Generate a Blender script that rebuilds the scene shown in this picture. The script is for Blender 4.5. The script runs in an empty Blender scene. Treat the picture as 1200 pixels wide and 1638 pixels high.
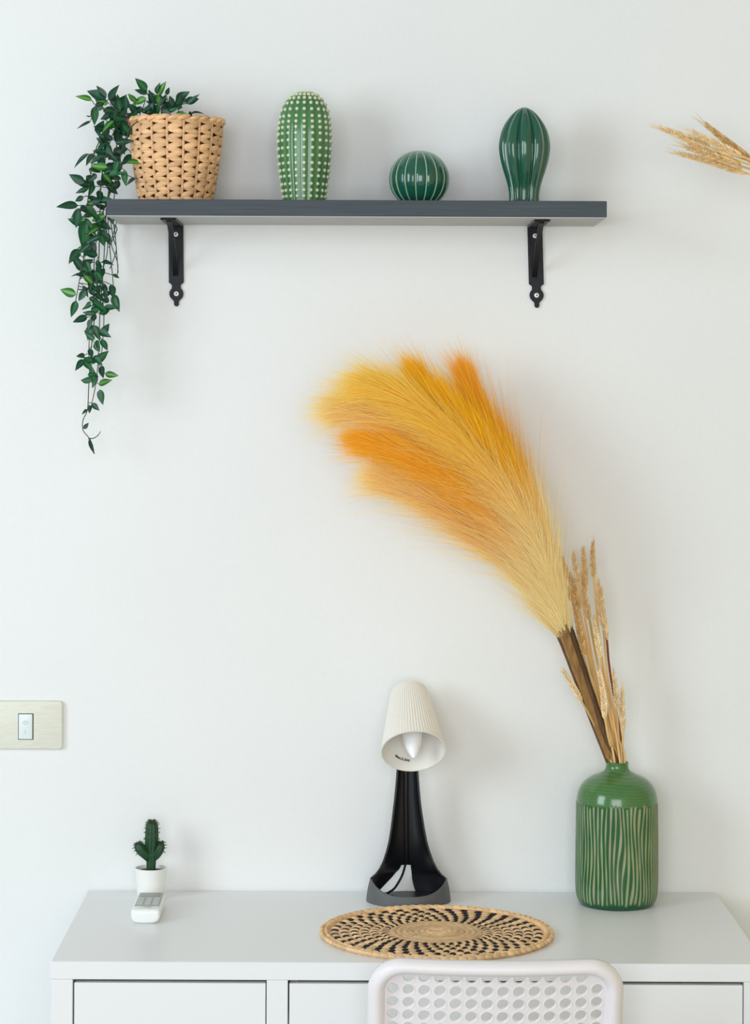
import bpy, math, random
from mathutils import Vector, Matrix
PI = math.pi
sc = bpy.context.scene
COL = sc.collection

# ------------------------------------------------------------------ camera, sky, lights, exposure
# the wall is the plane y = 0, the room lies at y < 0, z is up
F, D, ZC, CX, CY, ROLL = 3857.0, 4.05, 1.606, 570.0, 610.0, 0.0042
cd = bpy.data.cameras.new('camera'); cam = bpy.data.objects.new('camera', cd); COL.objects.link(cam)
cd.sensor_fit = 'HORIZONTAL'; cd.sensor_width = 36.0; cd.lens = 36.0 * F / 1200.0
cd.shift_x = (600 - CX) / 1200.0; cd.shift_y = -(819 - CY) / 1200.0
cd.clip_start = 0.05
cam.matrix_world = Matrix.Translation((0, -D, ZC)) @ Matrix.Rotation(-ROLL, 4, 'Y') @ Matrix.Rotation(PI / 2, 4, 'X')
sc.camera = cam

world = bpy.data.worlds.new('daylight'); sc.world = world; world.use_nodes = True
bg = world.node_tree.nodes['Background']
bg.inputs['Color'].default_value = (0.99, 0.995, 1.01, 1); bg.inputs['Strength'].default_value = 0.36


def area(name, loc, target, sx, sy, power, color):
    l = bpy.data.lights.new(name, 'AREA'); l.shape = 'RECTANGLE'; l.size = sx; l.size_y = sy
    l.energy = power; l.color = color
    o = bpy.data.objects.new(name, l); COL.objects.link(o); o.location = loc
    o.rotation_euler = (Vector(target) - Vector(loc)).to_track_quat('-Z', 'Y').to_euler()
    return o


area('window_daylight', (-2.8, -2.5, 2.05), (0.15, 0, 1.3), 1.4, 1.8, 58, (0.84, 0.99, 1.04))
area('front_fill', (-0.3, -5.2, 1.8), (0.2, 0, 1.35), 2.6, 2.1, 93, (0.96, 0.985, 1.05))  # unseen fill lamp, added to brighten wall and desk from the front

sc.cycles.max_bounces = 16; sc.cycles.diffuse_bounces = 8      # light scatters many times inside the plumes
sc.view_settings.view_transform = 'Standard'; sc.view_settings.look = 'None'
sc.view_settings.exposure = 0.0; sc.view_settings.gamma = 1.0
sc.view_settings.use_curve_mapping = False


# ------------------------------------------------------------------ helpers
def P(px, py, y):
    """real-world point at depth y that is seen at photograph pixel (px, py)"""
    a, b = px - CX, py - CY
    dx, dy = a + ROLL * b, b - ROLL * a
    s = (D + y) / F
    return Vector((dx * s, y, ZC - dy * s))


def lin(r, g, b):
    f = lambda c: (c / 255 / 12.92) if c / 255 <= 0.04045 else ((c / 255 + 0.055) / 1.055) ** 2.4
    return (f(r), f(g), f(b), 1.0)


def mat(name, col, rough=0.5, var=0.0, scale=30.0, bump=0.0, bscale=None, spec=0.5, coat=0.0, stretch=(1, 1, 1), metallic=0.0):
    m = bpy.data.materials.new(name); m.use_nodes = True
    nt = m.node_tree; p = nt.nodes['Principled BSDF']
    p.inputs['Base Color'].default_value = col; p.inputs['Roughness'].default_value = rough
    p.inputs['Specular IOR Level'].default_value = spec; p.inputs['Coat Weight'].default_value = coat
    p.inputs['Coat Roughness'].default_value = 0.06; p.inputs['Metallic'].default_value = metallic
    if var or bump:
        tc = nt.nodes.new('ShaderNodeTexCoord'); mp = nt.nodes.new('ShaderNodeMapping')
        mp.inputs['Scale'].default_value = stretch
        nt.links.new(tc.outputs['Object'], mp.inputs['Vector'])
    if var:
        n = nt.nodes.new('ShaderNodeTexNoise'); n.inputs['Scale'].default_value = scale; n.inputs['Detail'].default_value = 5
        nt.links.new(mp.outputs['Vector'], n.inputs['Vector'])
        r = nt.nodes.new('ShaderNodeValToRGB')
        r.color_ramp.elements[0].position = 0.3; r.color_ramp.elements[1].position = 0.7
        r.color_ramp.elements[0].color = tuple(max(0, c * (1 - var)) for c in col[:3]) + (1,)
        r.color_ramp.elements[1].color = tuple(min(1, c * (1 + var)) for c in col[:3]) + (1,)
        nt.links.new(n.outputs['Fac'], r.inputs['Fac']); nt.links.new(r.outputs['Color'], p.inputs['Base Color'])
    if bump:
        n2 = nt.nodes.new('ShaderNodeTexNoise'); n2.inputs['Scale'].default_value = bscale or scale; n2.inputs['Detail'].default_value = 4
        nt.links.new(mp.outputs['Vector'], n2.inputs['Vector'])
        b = nt.nodes.new('ShaderNodeBump'); b.inputs['Strength'].default_value = bump; b.inputs['Distance'].default_value = 0.002
        nt.links.new(n2.outputs['Fac'], b.inputs['Height']); nt.links.new(b.outputs['Normal'], p.inputs['Normal'])
    return m


def random_tone(m, amount):
    """each object that shares this material gets its own tone"""
    nt = m.node_tree; p = nt.nodes['Principled BSDF']
    oi = nt.nodes.new('ShaderNodeObjectInfo'); mr = nt.nodes.new('ShaderNodeMapRange')
    mr.inputs['To Min'].default_value = 1 - amount; mr.inputs['To Max'].default_value = 1 + amount
    nt.links.new(oi.outputs['Random'], mr.inputs['Value'])
    mx = nt.nodes.new('ShaderNodeVectorMath'); mx.operation = 'SCALE'
    inp = p.inputs['Base Color']
    if inp.is_linked: nt.links.new(inp.links[0].from_socket, mx.inputs[0])
    else: mx.inputs[0].default_value = tuple(inp.default_value)[:3]
    nt.links.new(mr.outputs['Result'], mx.inputs['Scale']); nt.links.new(mx.outputs['Vector'], inp)
    return m


def attr_mat(name, rough, coat=0.0, translucent=0.0, spec=0.5, tone=0.0):
    m = bpy.data.materials.new(name); m.use_nodes = True
    nt = m.node_tree; p = nt.nodes['Principled BSDF']
    a = nt.nodes.new('ShaderNodeVertexColor'); a.layer_name = 'tint'
    nt.links.new(a.outputs['Color'], p.inputs['Base Color'])
    p.inputs['Roughness'].default_value = rough; p.inputs['Coat Weight'].default_value = coat
    p.inputs['Coat Roughness'].default_value = 0.05; p.inputs['Specular IOR Level'].default_value = spec
    if translucent:
        t = nt.nodes.new('ShaderNodeBsdfTranslucent'); mx = nt.nodes.new('ShaderNodeMixShader')
        nt.links.new(a.outputs['Color'], t.inputs['Color']); mx.inputs['Fac'].default_value = translucent
        nt.links.new(p.outputs['BSDF'], mx.inputs[1]); nt.links.new(t.outputs['BSDF'], mx.inputs[2])
        nt.links.new(mx.outputs['Shader'], nt.nodes['Material Output'].inputs['Surface'])
    if tone: random_tone(m, tone)
    return m


class MB:
    def __init__(self): self.v = []; self.f = []; self.mi = []; self.c = []; self.cur = 0; self.tint = None

    def add(self, vs, fs):
        b = len(self.v); self.v += [Vector(x) for x in vs]; self.f += [tuple(i + b for i in f) for f in fs]
        self.mi += [self.cur] * len(fs)
        self.c += [self.tint] * len(vs) if self.tint is not None else [(1, 1, 1, 1)] * len(vs)
        return self

    def box(self, lo, hi, bev=0.0):
        x0, y0, z0 = lo; x1, y1, z1 = hi
        if bev <= 0:
            vs = [(x, y, z) for z in (z0, z1) for y in (y0, y1) for x in (x0, x1)]
            return self.add(vs, [(0, 2, 3, 1), (4, 5, 7, 6), (0, 1, 5, 4), (2, 6, 7, 3), (0, 4, 6, 2), (1, 3, 7, 5)])
        # chamfered box: 24 corners
        b = bev; vs = []; idx = {}
        for i, x in enumerate((x0, x1)):
            for j, y in enumerate((y0, y1)):
                for k, z in enumerate((z0, z1)):
                    sx, sy, sz = (1, -1)[i], (1, -1)[j], (1, -1)[k]
                    idx[i, j, k, 'x'] = len(vs); vs.append((x, y + sy * b, z + sz * b))
                    idx[i, j, k, 'y'] = len(vs); vs.append((x + sx * b, y, z + sz * b))
                    idx[i, j, k, 'z'] = len(vs); vs.append((x + sx * b, y + sy * b, z))
        fs = []
        q = ((0, 0), (0, 1), (1, 1), (1, 0))
        for s in (0, 1):
            fs.append([idx[s, a, c, 'x'] for a, c in (q if s else q[::-1])][::-1])
            fs.append([idx[a, s, c, 'y'] for a, c in (q if s else q[::-1])])
            fs.append([idx[a, c, s, 'z'] for a, c in (q if s else q[::-1])][::-1])
        for a in (0, 1):
            for c in (0, 1):
                fs.append([idx[0, a, c, 'y'], idx[1, a, c, 'y'], idx[1, a, c, 'z'], idx[0, a, c, 'z']])
                fs.append([idx[a, 0, c, 'x'], idx[a, 1, c, 'x'], idx[a, 1, c, 'z'], idx[a, 0, c, 'z']])
                fs.append([idx[a, c, 0, 'x'], idx[a, c, 1, 'x'], idx[a, c, 1, 'y'], idx[a, c, 0, 'y']])
        for a in (0, 1):
            for c in (0, 1):
                for e in (0, 1):
                    fs.append([idx[a, c, e, 'x'], idx[a, c, e, 'y'], idx[a, c, e, 'z']])
        return self.add(vs, fs)

    def lathe(self, prof, n=48, fn=None, caps=(True, True), cx=0, cy=0, tintfn=None):
        """prof: (radius, z) bottom to top; fn(theta, radius, z) -> radius"""
        b = len(self.v); vs = []; fs = []
        for r, z in prof:
            for k in range(n):
                t = 2 * PI * k / n; rr = fn(t, r, z) if fn else r
                vs.append((cx + rr * math.sin(t), cy - rr * math.cos(t), z))
        for i in range(len(prof) - 1):
            for k in range(n):
                a, c = i * n + k, i * n + (k + 1) % n
                fs.append((a, c, c + n, a + n))
        if caps[0]: fs.append(tuple(range(n - 1, -1, -1)))
        if caps[1]: fs.append(tuple((len(prof) - 1) * n + k for k in range(n)))
        self.add(vs, fs)
        if tintfn:
            for i, (r, z) in enumerate(prof):
                for k in range(n): self.c[b + i * n + k] = tintfn(2 * PI * k / n, r, z)
        return self

    def tube(self, pts, rad, n=8, caps=True, flat=1.0, ref=None):
        pts = [Vector(p) for p in pts]; m = len(pts)
        rads = rad if isinstance(rad, (list, tuple)) else [rad] * m
        vs = []; fs = []; u = None
        for i, p in enumerate(pts):
            t = (pts[min(i + 1, m - 1)] - pts[max(i - 1, 0)]).normalized()
            if u is None:
                r0 = Vector(ref) if ref else (Vector((0, 0, 1)) if abs(t.z) < 0.9 else Vector((1, 0, 0)))
                u = (r0 - t * r0.dot(t)).normalized()
            else: u = (u - t * u.dot(t)).normalized()
            w = t.cross(u)
            for k in range(n):
                a = 2 * PI * k / n
                vs.append(p + (u * math.cos(a) * flat + w * math.sin(a)) * rads[i])
        for i in range(m - 1):
            for k in range(n):
                a, c = i * n + k, i * n + (k + 1) % n
                fs.append((a, c, c + n, a + n))
        if caps: fs += [tuple(range(n - 1, -1, -1)), tuple((m - 1) * n + k for k in range(n))]
        return self.add(vs, fs)

    def blob(self, c, ax, r1, r2, r3, up=(0, 0, 1), n=6, m=4):
        """ellipsoid at c, long axis ax (half length r1)"""
        c = Vector(c); a = Vector(ax).normalized(); up = Vector(up)
        if abs(a.dot(up.normalized())) > 0.97: up = Vector((1, 0, 0))
        u = (up - a * up.dot(a)).normalized(); w = a.cross(u)
        vs = [c - a * r1]; fs = []
        for i in range(1, m):
            t = PI * i / m
            for k in range(n):
                q = 2 * PI * k / n
                vs.append(c - a * r1 * math.cos(t) + (u * math.cos(q) * r2 + w * math.sin(q) * r3) * math.sin(t))
        vs.append(c + a * r1)
        for k in range(n):
            fs.append((0, 1 + (k + 1) % n, 1 + k))
            fs.append((len(vs) - 1, 1 + (m - 2) * n + k, 1 + (m - 2) * n + (k + 1) % n))
        for i in range(m - 2):
            for k in range(n):
                p, q = 1 + i * n + k, 1 + i * n + (k + 1) % n
                fs.append((p, q, q + n, p + n))
        return self.add(vs, fs)

    def prism(self, poly, y0, y1):
        """outline poly of (x, z) extruded from y0 (front) to y1"""
        n = len(poly)
        vs = [(x, y0, z) for x, z in poly] + [(x, y1, z) for x, z in poly]
        fs = [tuple(range(n)), tuple(range(2 * n - 1, n - 1, -1))]
        fs += [(i, i + n, (i + 1) % n + n, (i + 1) % n) for i in range(n)]
        return self.add(vs, fs)

    def mesh(self, name, mats, smooth=True, origin=(0, 0, 0), sharp=35):
        me = bpy.data.meshes.new(name); o = Vector(origin)
        me.from_pydata([tuple(p - o) for p in self.v], [], self.f)
        for m in (mats if isinstance(mats, (list, tuple)) else [mats]): me.materials.append(m)
        if any(self.mi): me.polygons.foreach_set('material_index', self.mi)
        if self.tint is not None or any(c != (1, 1, 1, 1) for c in self.c):
            ca = me.color_attributes.new('tint', 'FLOAT_COLOR', 'POINT')
            ca.data.foreach_set('color', [x for c in self.c for x in c])
        me.validate(); me.update()
        if smooth:
            me.shade_smooth()
            if sharp < 180: me.set_sharp_from_angle(angle=math.radians(sharp))
        return me

    def build(self, name, mats, parent=None, smooth=True, origin=None, sharp=35):
        if origin is None: origin = parent.matrix_basis.translation if parent is not None and parent.parent is None else (
            (parent.matrix_basis.translation + parent.parent.matrix_basis.translation) if parent is not None else (0, 0, 0))
        o = bpy.data.objects.new(name, self.mesh(name, mats, smooth, origin, sharp)); COL.objects.link(o)
        if parent is not None: o.parent = parent
        return o


def put(name, me, parent, matrix):
    o = bpy.data.objects.new(name, me); COL.objects.link(o); o.parent = parent; o.matrix_basis = matrix
    return o


def thing(name, label, cat, loc, group=None):
    o = bpy.data.objects.new(name, None); COL.objects.link(o); o.location = loc; o.empty_display_size = 0.02
    o['label'] = label; o['category'] = cat
    if group: o['group'] = group
    return o


def spline(pts, n):
    """Catmull-Rom through pts, n samples"""
    pts = [Vector(p) for p in pts]; q = [2 * pts[0] - pts[1]] + pts + [2 * pts[-1] - pts[-2]]
    out = []
    for i in range(n):
        t = i / (n - 1) * (len(pts) - 1); k = min(int(t), len(pts) - 2); u = t - k
        a, b, c, d = q[k:k + 4]
        out.append(0.5 * ((2 * b) + (c - a) * u + (2 * a - 5 * b + 4 * c - d) * u * u + (3 * b - a - 3 * c + d) * u ** 3))
    return out


def smooth_prof(prof, n):
    return [(p.x, p.y) for p in spline([(r, z, 0) for r, z in prof], n)]


def mix(a, b, t): return tuple(x + (y - x) * t for x, y in zip(a, b))


# ------------------------------------------------------------------ the setting
M_wall = mat('white wall paint', lin(234, 235, 234), 0.75, 0.012, 3.0, 0.25, 190.0, 0.25)
M_floor = mat('pale stone floor', lin(186, 184, 182), 0.45, 0.06, 3.0)
o = MB().box((-4.2, 0, -0.1), (4.2, 0.12, 3.0)).build('wall_back', M_wall, None, False); o['kind'] = 'structure'
o = MB().box((-4.2, -6.0, -0.1), (4.2, 0, 0.0)).build('floor', M_floor, None, False); o['kind'] = 'structure'

M_bounce = mat('cream bounce wall', lin(214, 200, 160), 0.75, 0.02, 3.0, 0.25, 190.0, 0.25)
o = MB().box((1.25, -4.2, -0.1), (1.37, 0, 3.0)).build('bounce_wall_right', M_bounce, None, False); o['kind'] = 'structure'  # out-of-view wall, added to bounce warm light in from the right

# ------------------------------------------------------------------ desk
M_desk = mat('white satin foil', lin(232, 233, 233), 0.32, 0.0, 20, 0.03, 60, 0.4)
M_inside = mat('shade-darkened drawer interior', lin(52, 50, 52), 0.7)  # colour kept dark to deepen the shade in the drawer gaps
T = 0.75                                                  # height of the desk top
dL, dR = P(81, 1540, -0.5).x, P(1227, 1543, -0.5).x
desk = thing('desk', 'white desk with a wide drawer beside a narrow one, against the wall', 'desk', ((dL + dR) / 2, -0.25, 0))
zb = T - 0.0265
MB().box((dL, -0.5, zb), (dR, -0.004, T), 0.0012).build('desk_top', M_desk, desk, False)
MB().box((dL + 0.001, -0.499, 0), (dL + 0.0325, -0.006, zb), 0.001).build('side_panel', M_desk, desk, False)
MB().box((dR - 0.0335, -0.499, 0), (dR - 0.001, -0.006, zb), 0.001).build('side_panel', M_desk, desk, False)
d1 = P(426.5, 1600, -0.5).x; d2 = P(460.5, 1600, -0.5).x
MB().box((d1, -0.499, 0), (d2, -0.006, zb), 0.001).build('side_panel', M_desk, desk, False)
MB().box((dL + 0.0325, -0.02, 0.05), (d1, -0.008, zb)).build('back_panel', M_desk, desk, False)
MB().box((d2, -0.02, 0.35), (dR - 0.0335, -0.008, zb)).build('back_panel', M_desk, desk, False)


def drawer(x0, x1, z0, name='drawer'):
    m = MB().box((x0 + 0.0022, -0.498, z0), (x1 - 0.0015, -0.482, zb - 0.005), 0.0008)
    d = m.build(name, M_desk, desk, False)
    b = MB(); b.box((x0 + 0.012, -0.482, z0 + 0.01), (x0 + 0.02, -0.06, zb - 0.03)); b.box((x1 - 0.02, -0.482, z0 + 0.01), (x1 - 0.012, -0.06, zb - 0.03))
    b.box((x0 + 0.02, -0.482, z0 + 0.01), (x1 - 0.02, -0.06, z0 + 0.016)); b.box((x0 + 0.02, -0.068, z0 + 0.016), (x1 - 0.02, -0.06, zb - 0.03))
    b.build('drawer_box', M_inside, d, False)


drawer(dL + 0.0325, d1, 0.60); drawer(d2, dR - 0.0335, 0.63)
MB().box((dL + 0.0347, -0.498, 0.05), (d1 - 0.0015, -0.482, 0.597), 0.0008).build('door', M_desk, desk, False)
MB().box((dL + 0.0325, -0.47, 0.04), (d1, -0.02, 0.05)).build('bottom_panel', M_desk, desk, False)

# ------------------------------------------------------------------ shelf on two brackets
M_shelf = mat('grey brushed paint', lin(66, 74, 80), 0.5, 0.16, 12, 0.15, 40, 0.3, stretch=(1, 14, 40))
M_under = mat('pale shelf underside', lin(176, 177, 177), 0.6, 0.03, 10)
M_iron = mat('black enamelled iron', lin(9, 10, 16), 0.42, 0.0, 10, 0.3, 90, 0.22)
M_zinc = mat('zinc screw', lin(225, 228, 226), 0.35, metallic=0.2)
M_slot = mat('screw recess', lin(60, 66, 68), 0.6)
SZ0, SZ1 = 1.868, 1.8955
sL, sR = P(170.5, 320, -0.2).x, P(971, 323, -0.2).x
shelf = thing('wall_shelf', 'grey painted wall shelf held by two black iron brackets', 'shelf', (0, 0, SZ0))
MB().box((sL, -0.2, SZ0 + 0.0015), (sR, -0.0005, SZ1), 0.001).build('board', M_shelf, shelf, False)
o = MB().box((sL + 0.001, -0.1992, SZ0), (sR - 0.001, -0.0005, SZ0 + 0.0015)).build('board_underside', M_under, shelf, False)
o['label'] = 'pale unpainted underside'


def bracket(xc, lean):
    hw = 0.0125; z1 = SZ0; zb_ = P(282, 452, 0).z; zd = P(282, 470, 0).z
    poly = [(-hw, z1), (-hw, zb_), (-0.0075, zb_ - 0.004)]
    for k in range(0, 13):
        a = math.radians(130 + k * (280 / 12.0) / 1.0 * 0.36)
        poly.append((0.0118 * math.cos(a), zd + 0.0118 * math.sin(a)))
    poly += [(-0.0042, zd - 0.0125), (-0.004, zd - 0.018), (-0.0025, zd - 0.0205), (0, zd - 0.0212)]
    left = poly[:]
    poly = left + [(-x, z) for x, z in reversed(left[:-1])]
    poly = [(xc + x + (z1 - z) * lean, z) for x, z in poly]
    m = MB(); m.prism(poly, -0.0035, -0.0003)
    m.box((xc - hw, -0.17, z1 - 0.0035), (xc + hw, -0.0035, z1 - 0.0003), 0.0008)          # arm under the board
    pth = spline([(xc + 0.004 * 0, -0.004, zb_ + 0.012), (xc, -0.022, zb_ + 0.03), (xc, -0.075, zb_ + 0.062), (xc, -0.125, z1 - 0.012), (xc, -0.155, z1 - 0.004)], 14)
    vs = []; fs = []
    for i, p in enumerate(pth):                                                       # flat diagonal brace
        t = (pth[min(i + 1, 13)] - pth[max(i - 1, 0)]).normalized(); nrm = Vector((0, -t.z, t.y))
        for sx, sn in ((-1, -1), (1, -1), (1, 1), (-1, 1)): vs.append(p + Vector((sx * 0.0042, 0, 0)) + nrm * sn * 0.0013)
    for i in range(13):
        for k in range(4):
            a, c = i * 4 + k, i * 4 + (k + 1) % 4; fs.append((a, c, c + 4, a + 4))
    fs += [(3, 2, 1, 0), (52, 53, 54, 55)]; m.add(vs, fs)
    b = m.build('bracket', M_iron, shelf, True, sharp=25)
    for zz in (P(284, 375, 0).z, zd):
        s = MB(); x = xc + (z1 - zz) * lean
        rr = [(0.0006, 0.0), (0.0042, 0.0), (0.0042, 0.0006), (0.0032, 0.0016), (0.0014, 0.0019)]
        vs = []; n = 14
        for r, h in rr[1:]:
            for k in range(n): vs.append((x + r * math.cos(2 * PI * k / n), -0.0035 - h, zz + r * math.sin(2 * PI * k / n)))
        fs = [(i * n + k, i * n + (k + 1) % n, (i + 1) * n + (k + 1) % n, (i + 1) * n + k) for i in range(3) for k in range(n)]
        s.add(vs, fs); s.cur = 1; s.add([vs[3 * n + k] for k in range(n)], [tuple(range(n))])
        s.build('screw', [M_zinc, M_slot], b)
    return b


bracket(P(281.5, 370, 0).x, 0.012); bracket(P(855.5, 370, 0).x, 0.03)

# ------------------------------------------------------------------ woven basket
rng = random.Random(4)
M_straw = random_tone(mat('dried water hyacinth', lin(228, 182, 134), 0.6, 0.2, 60, 0.3, 120, 0.3, stretch=(1, 1, 6)), 0.16)
M_gapshade = mat('basket gap shade', lin(74, 48, 30), 0.85)
bk = P(281.5, 330, -0.1); bk.z = SZ1
BR0, BR1, BH = 0.0570, 0.0735, P(281, 192, -0.1).z - SZ1
basket = thing('woven_basket', 'tan woven basket on the shelf holding the trailing plant', 'basket', bk)
Rz = lambda z: BR0 + (BR1 - BR0) * (0.25 * (z / BH) + 0.75 * math.sin(min(z / BH, 1) * PI / 2) ** 1.1)
MB().lathe([(Rz(0) - 0.006, 0.0), (Rz(0) - 0.0035, 0.004)] + [(Rz(BH * i / 8) - 0.0035, BH * i / 8) for i in range(1, 9)] + [(BR1 - 0.009, BH), (BR0 - 0.008, 0.006)], 40).build('gap_shade_shell', M_gapshade, basket, origin=(0, 0, 0))  # added dark shell, its colour stands in for shade between the strands
NC, NR = 17, 17
cell = BH * 0.955 / NR
for j in range(NR):
    z = (j + 0.5) * cell + 0.001; R = Rz(z); par = 1 if j % 2 else -1
    variants = []
    for q in range(3):
        m = MB(); half = PI / NC * 1.0; vs = []; fs = []; NS, NN = 8, 8
        hj, wj = rng.uniform(0.92, 1.1), rng.uniform(-1, 1) * 0.0004
        for i in range(NS + 1):
            s = -1 + 2 * i / NS
            th = s * half
            thick = (0.0044 * (1 - 0.40 * abs(s) ** 2.4) * (1 - 0.08 * s * par)) * hj
            zc = z + par * s * cell * 0.36 + wj
            rc = R + 0.0006 + 0.0022 * math.cos(s * PI / 2) - (0.0022 if abs(s) > 0.95 else 0)
            for k in range(NN):
                a = 2 * PI * k / NN
                ca, sa = math.cos(a), math.sin(a); rr = rc + 0.0018 * math.copysign(abs(ca) ** 0.75, ca); zz = zc + thick * math.copysign(abs(sa) ** 0.8, sa)
                vs.append((rr * math.sin(th), -rr * math.cos(th), zz))
        for i in range(NS):
            for k in range(NN):
                a, c = i * NN + k, i * NN + (k + 1) % NN; fs.append((a, c, c + NN, a + NN))
        m.add(vs, fs); variants.append(m.mesh('weave_strand', M_straw, True, sharp=60))
    for c in range(NC):
        put('weave_strand', variants[rng.randrange(3)], basket, Matrix.Translation((0, 0, rng.uniform(-0.0004, 0.0004))) @ Matrix.Rotation((c + 0.15) * 2 * PI / NC + rng.uniform(-0.02, 0.02), 4, 'Z'))
st = MB(); st.tube([(0, -(Rz(BH * i / 8) + 0.0003), BH * 0.97 * i / 8) for i in range(9)], 0.0021, 7)
sme = st.mesh('stake', M_straw)
for c in range(NC): put('stake', sme, basket, Matrix.Rotation((c + 0.65) * 2 * PI / NC, 4, 'Z'))
rm = MB()
rm.tube(spline([(-0.012, -BR1 + 0.002, BH - 0.0075), (-0.004, -BR1 - 0.003, BH - 0.0045), (0.004, -BR1 - 0.003, BH - 0.0015), (0.012, -BR1 + 0.002, BH - 0.0005)], 7), [0.002, 0.0036, 0.0042, 0.0042, 0.0042, 0.0036, 0.002], 7)
rme = rm.mesh('rim_strand', M_straw)
for c in range(26): put('rim_strand', rme, basket, Matrix.Rotation(c * 2 * PI / 26 + rng.uniform(-.03, .03), 4, 'Z'))

# ------------------------------------------------------------------ trailing plant
M_stem = mat('dark green stem', lin(46, 62, 44), 0.55, 0.2, 80)
M_soil = mat('dark potting soil', lin(40, 30, 24), 0.95, 0.3, 300, 0.8, 250)
M_leaf = attr_mat('glossy leaf', 0.36, 0.0, 0.12, 0.4, 0.22)


def leaf_mesh(dark, light, wid, fold, droop, lightness):
    m = MB(); m.tint = dark
    NL = 9; rows = []
    for i in range(NL):
        t = i / (NL - 1)
        w = wid * (math.sin(PI * min(1, t ** 0.72)) ** 0.9) * (1 - 0.25 * t)
        if i == 0: w = 0.012
        rows.append((t, max(w, 0.002)))
    cs = []
    vs = []
    for t, w in rows:
        zd = -droop * t * t
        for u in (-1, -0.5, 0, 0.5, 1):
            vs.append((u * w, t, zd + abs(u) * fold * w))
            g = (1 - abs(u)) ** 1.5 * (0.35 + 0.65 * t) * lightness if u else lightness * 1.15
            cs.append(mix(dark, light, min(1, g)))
    fs = [(i * 5 + k, i * 5 + k + 1, (i + 1) * 5 + k + 1, (i + 1) * 5 + k) for i in range(NL - 1) for k in range(4)]
    m.add(vs, fs); m.c = cs
    me = m.mesh('leaf', M_leaf, True, sharp=180)
    return me


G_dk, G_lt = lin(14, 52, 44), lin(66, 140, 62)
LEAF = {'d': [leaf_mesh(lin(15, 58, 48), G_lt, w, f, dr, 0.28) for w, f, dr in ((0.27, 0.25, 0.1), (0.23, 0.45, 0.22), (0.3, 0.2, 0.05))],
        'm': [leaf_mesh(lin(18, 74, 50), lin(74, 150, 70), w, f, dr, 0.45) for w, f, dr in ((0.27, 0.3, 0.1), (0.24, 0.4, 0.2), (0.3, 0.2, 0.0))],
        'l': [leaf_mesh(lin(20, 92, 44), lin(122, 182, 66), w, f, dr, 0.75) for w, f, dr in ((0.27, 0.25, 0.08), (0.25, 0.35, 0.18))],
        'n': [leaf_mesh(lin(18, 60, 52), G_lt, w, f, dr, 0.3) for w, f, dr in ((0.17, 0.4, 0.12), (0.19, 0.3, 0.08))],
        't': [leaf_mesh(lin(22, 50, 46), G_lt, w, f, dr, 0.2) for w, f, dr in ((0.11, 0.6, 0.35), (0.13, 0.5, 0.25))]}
plant = thing('trailing_plant', 'green leafy vine trailing from the basket past the shelf end', 'plant', (bk.x, bk.y, SZ1 + 0.0065))
PO = Vector(plant.location)
MB().lathe([(0.042, 0), (0.058, 0.105), (0.060, 0.108), (0.060, 0.112), (0.057, 0.112)], 32).build('nursery_pot', mat('black nursery pot', lin(30, 30, 30), 0.5), plant, origin=(0, 0, 0))
MB().lathe([(0.057, 0.1115), (0.057, 0.114), (0.02, 0.118)], 32).build('soil', M_soil, plant, origin=(0, 0, 0))
rl = random.Random(11); pet = MB()


def leaf(bx, by, tx, ty, kind, yb=-0.12, dy=None, face=None):
    dy = rl.uniform(-0.012, 0.012) if dy is None else dy
    a, b = P(bx, by, yb), P(tx, ty, yb + dy)
    ax = (b - a); L = ax.length; ax.normalize()
    nrm = Vector(face) if face else Vector((rl.uniform(-0.55, 0.55), -1, rl.uniform(-0.2, 0.9)))
    z = (nrm - ax * nrm.dot(ax)).normalized(); x = ax.cross(z)
    mtx = Matrix((x * L, ax * L, z * L)).transposed().to_4x4(); mtx.translation = a - PO
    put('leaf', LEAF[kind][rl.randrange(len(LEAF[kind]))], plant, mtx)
    near = min(ways, key=lambda q: (q - a).length)
    if 0.002 < (near - a).length < 0.045: pet.tube([near, near.lerp(a, 0.6) + Vector((0, 0, 0.001)), a + ax * 0.001], [0.0008, 0.0007, 0.0006], 5)


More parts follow.
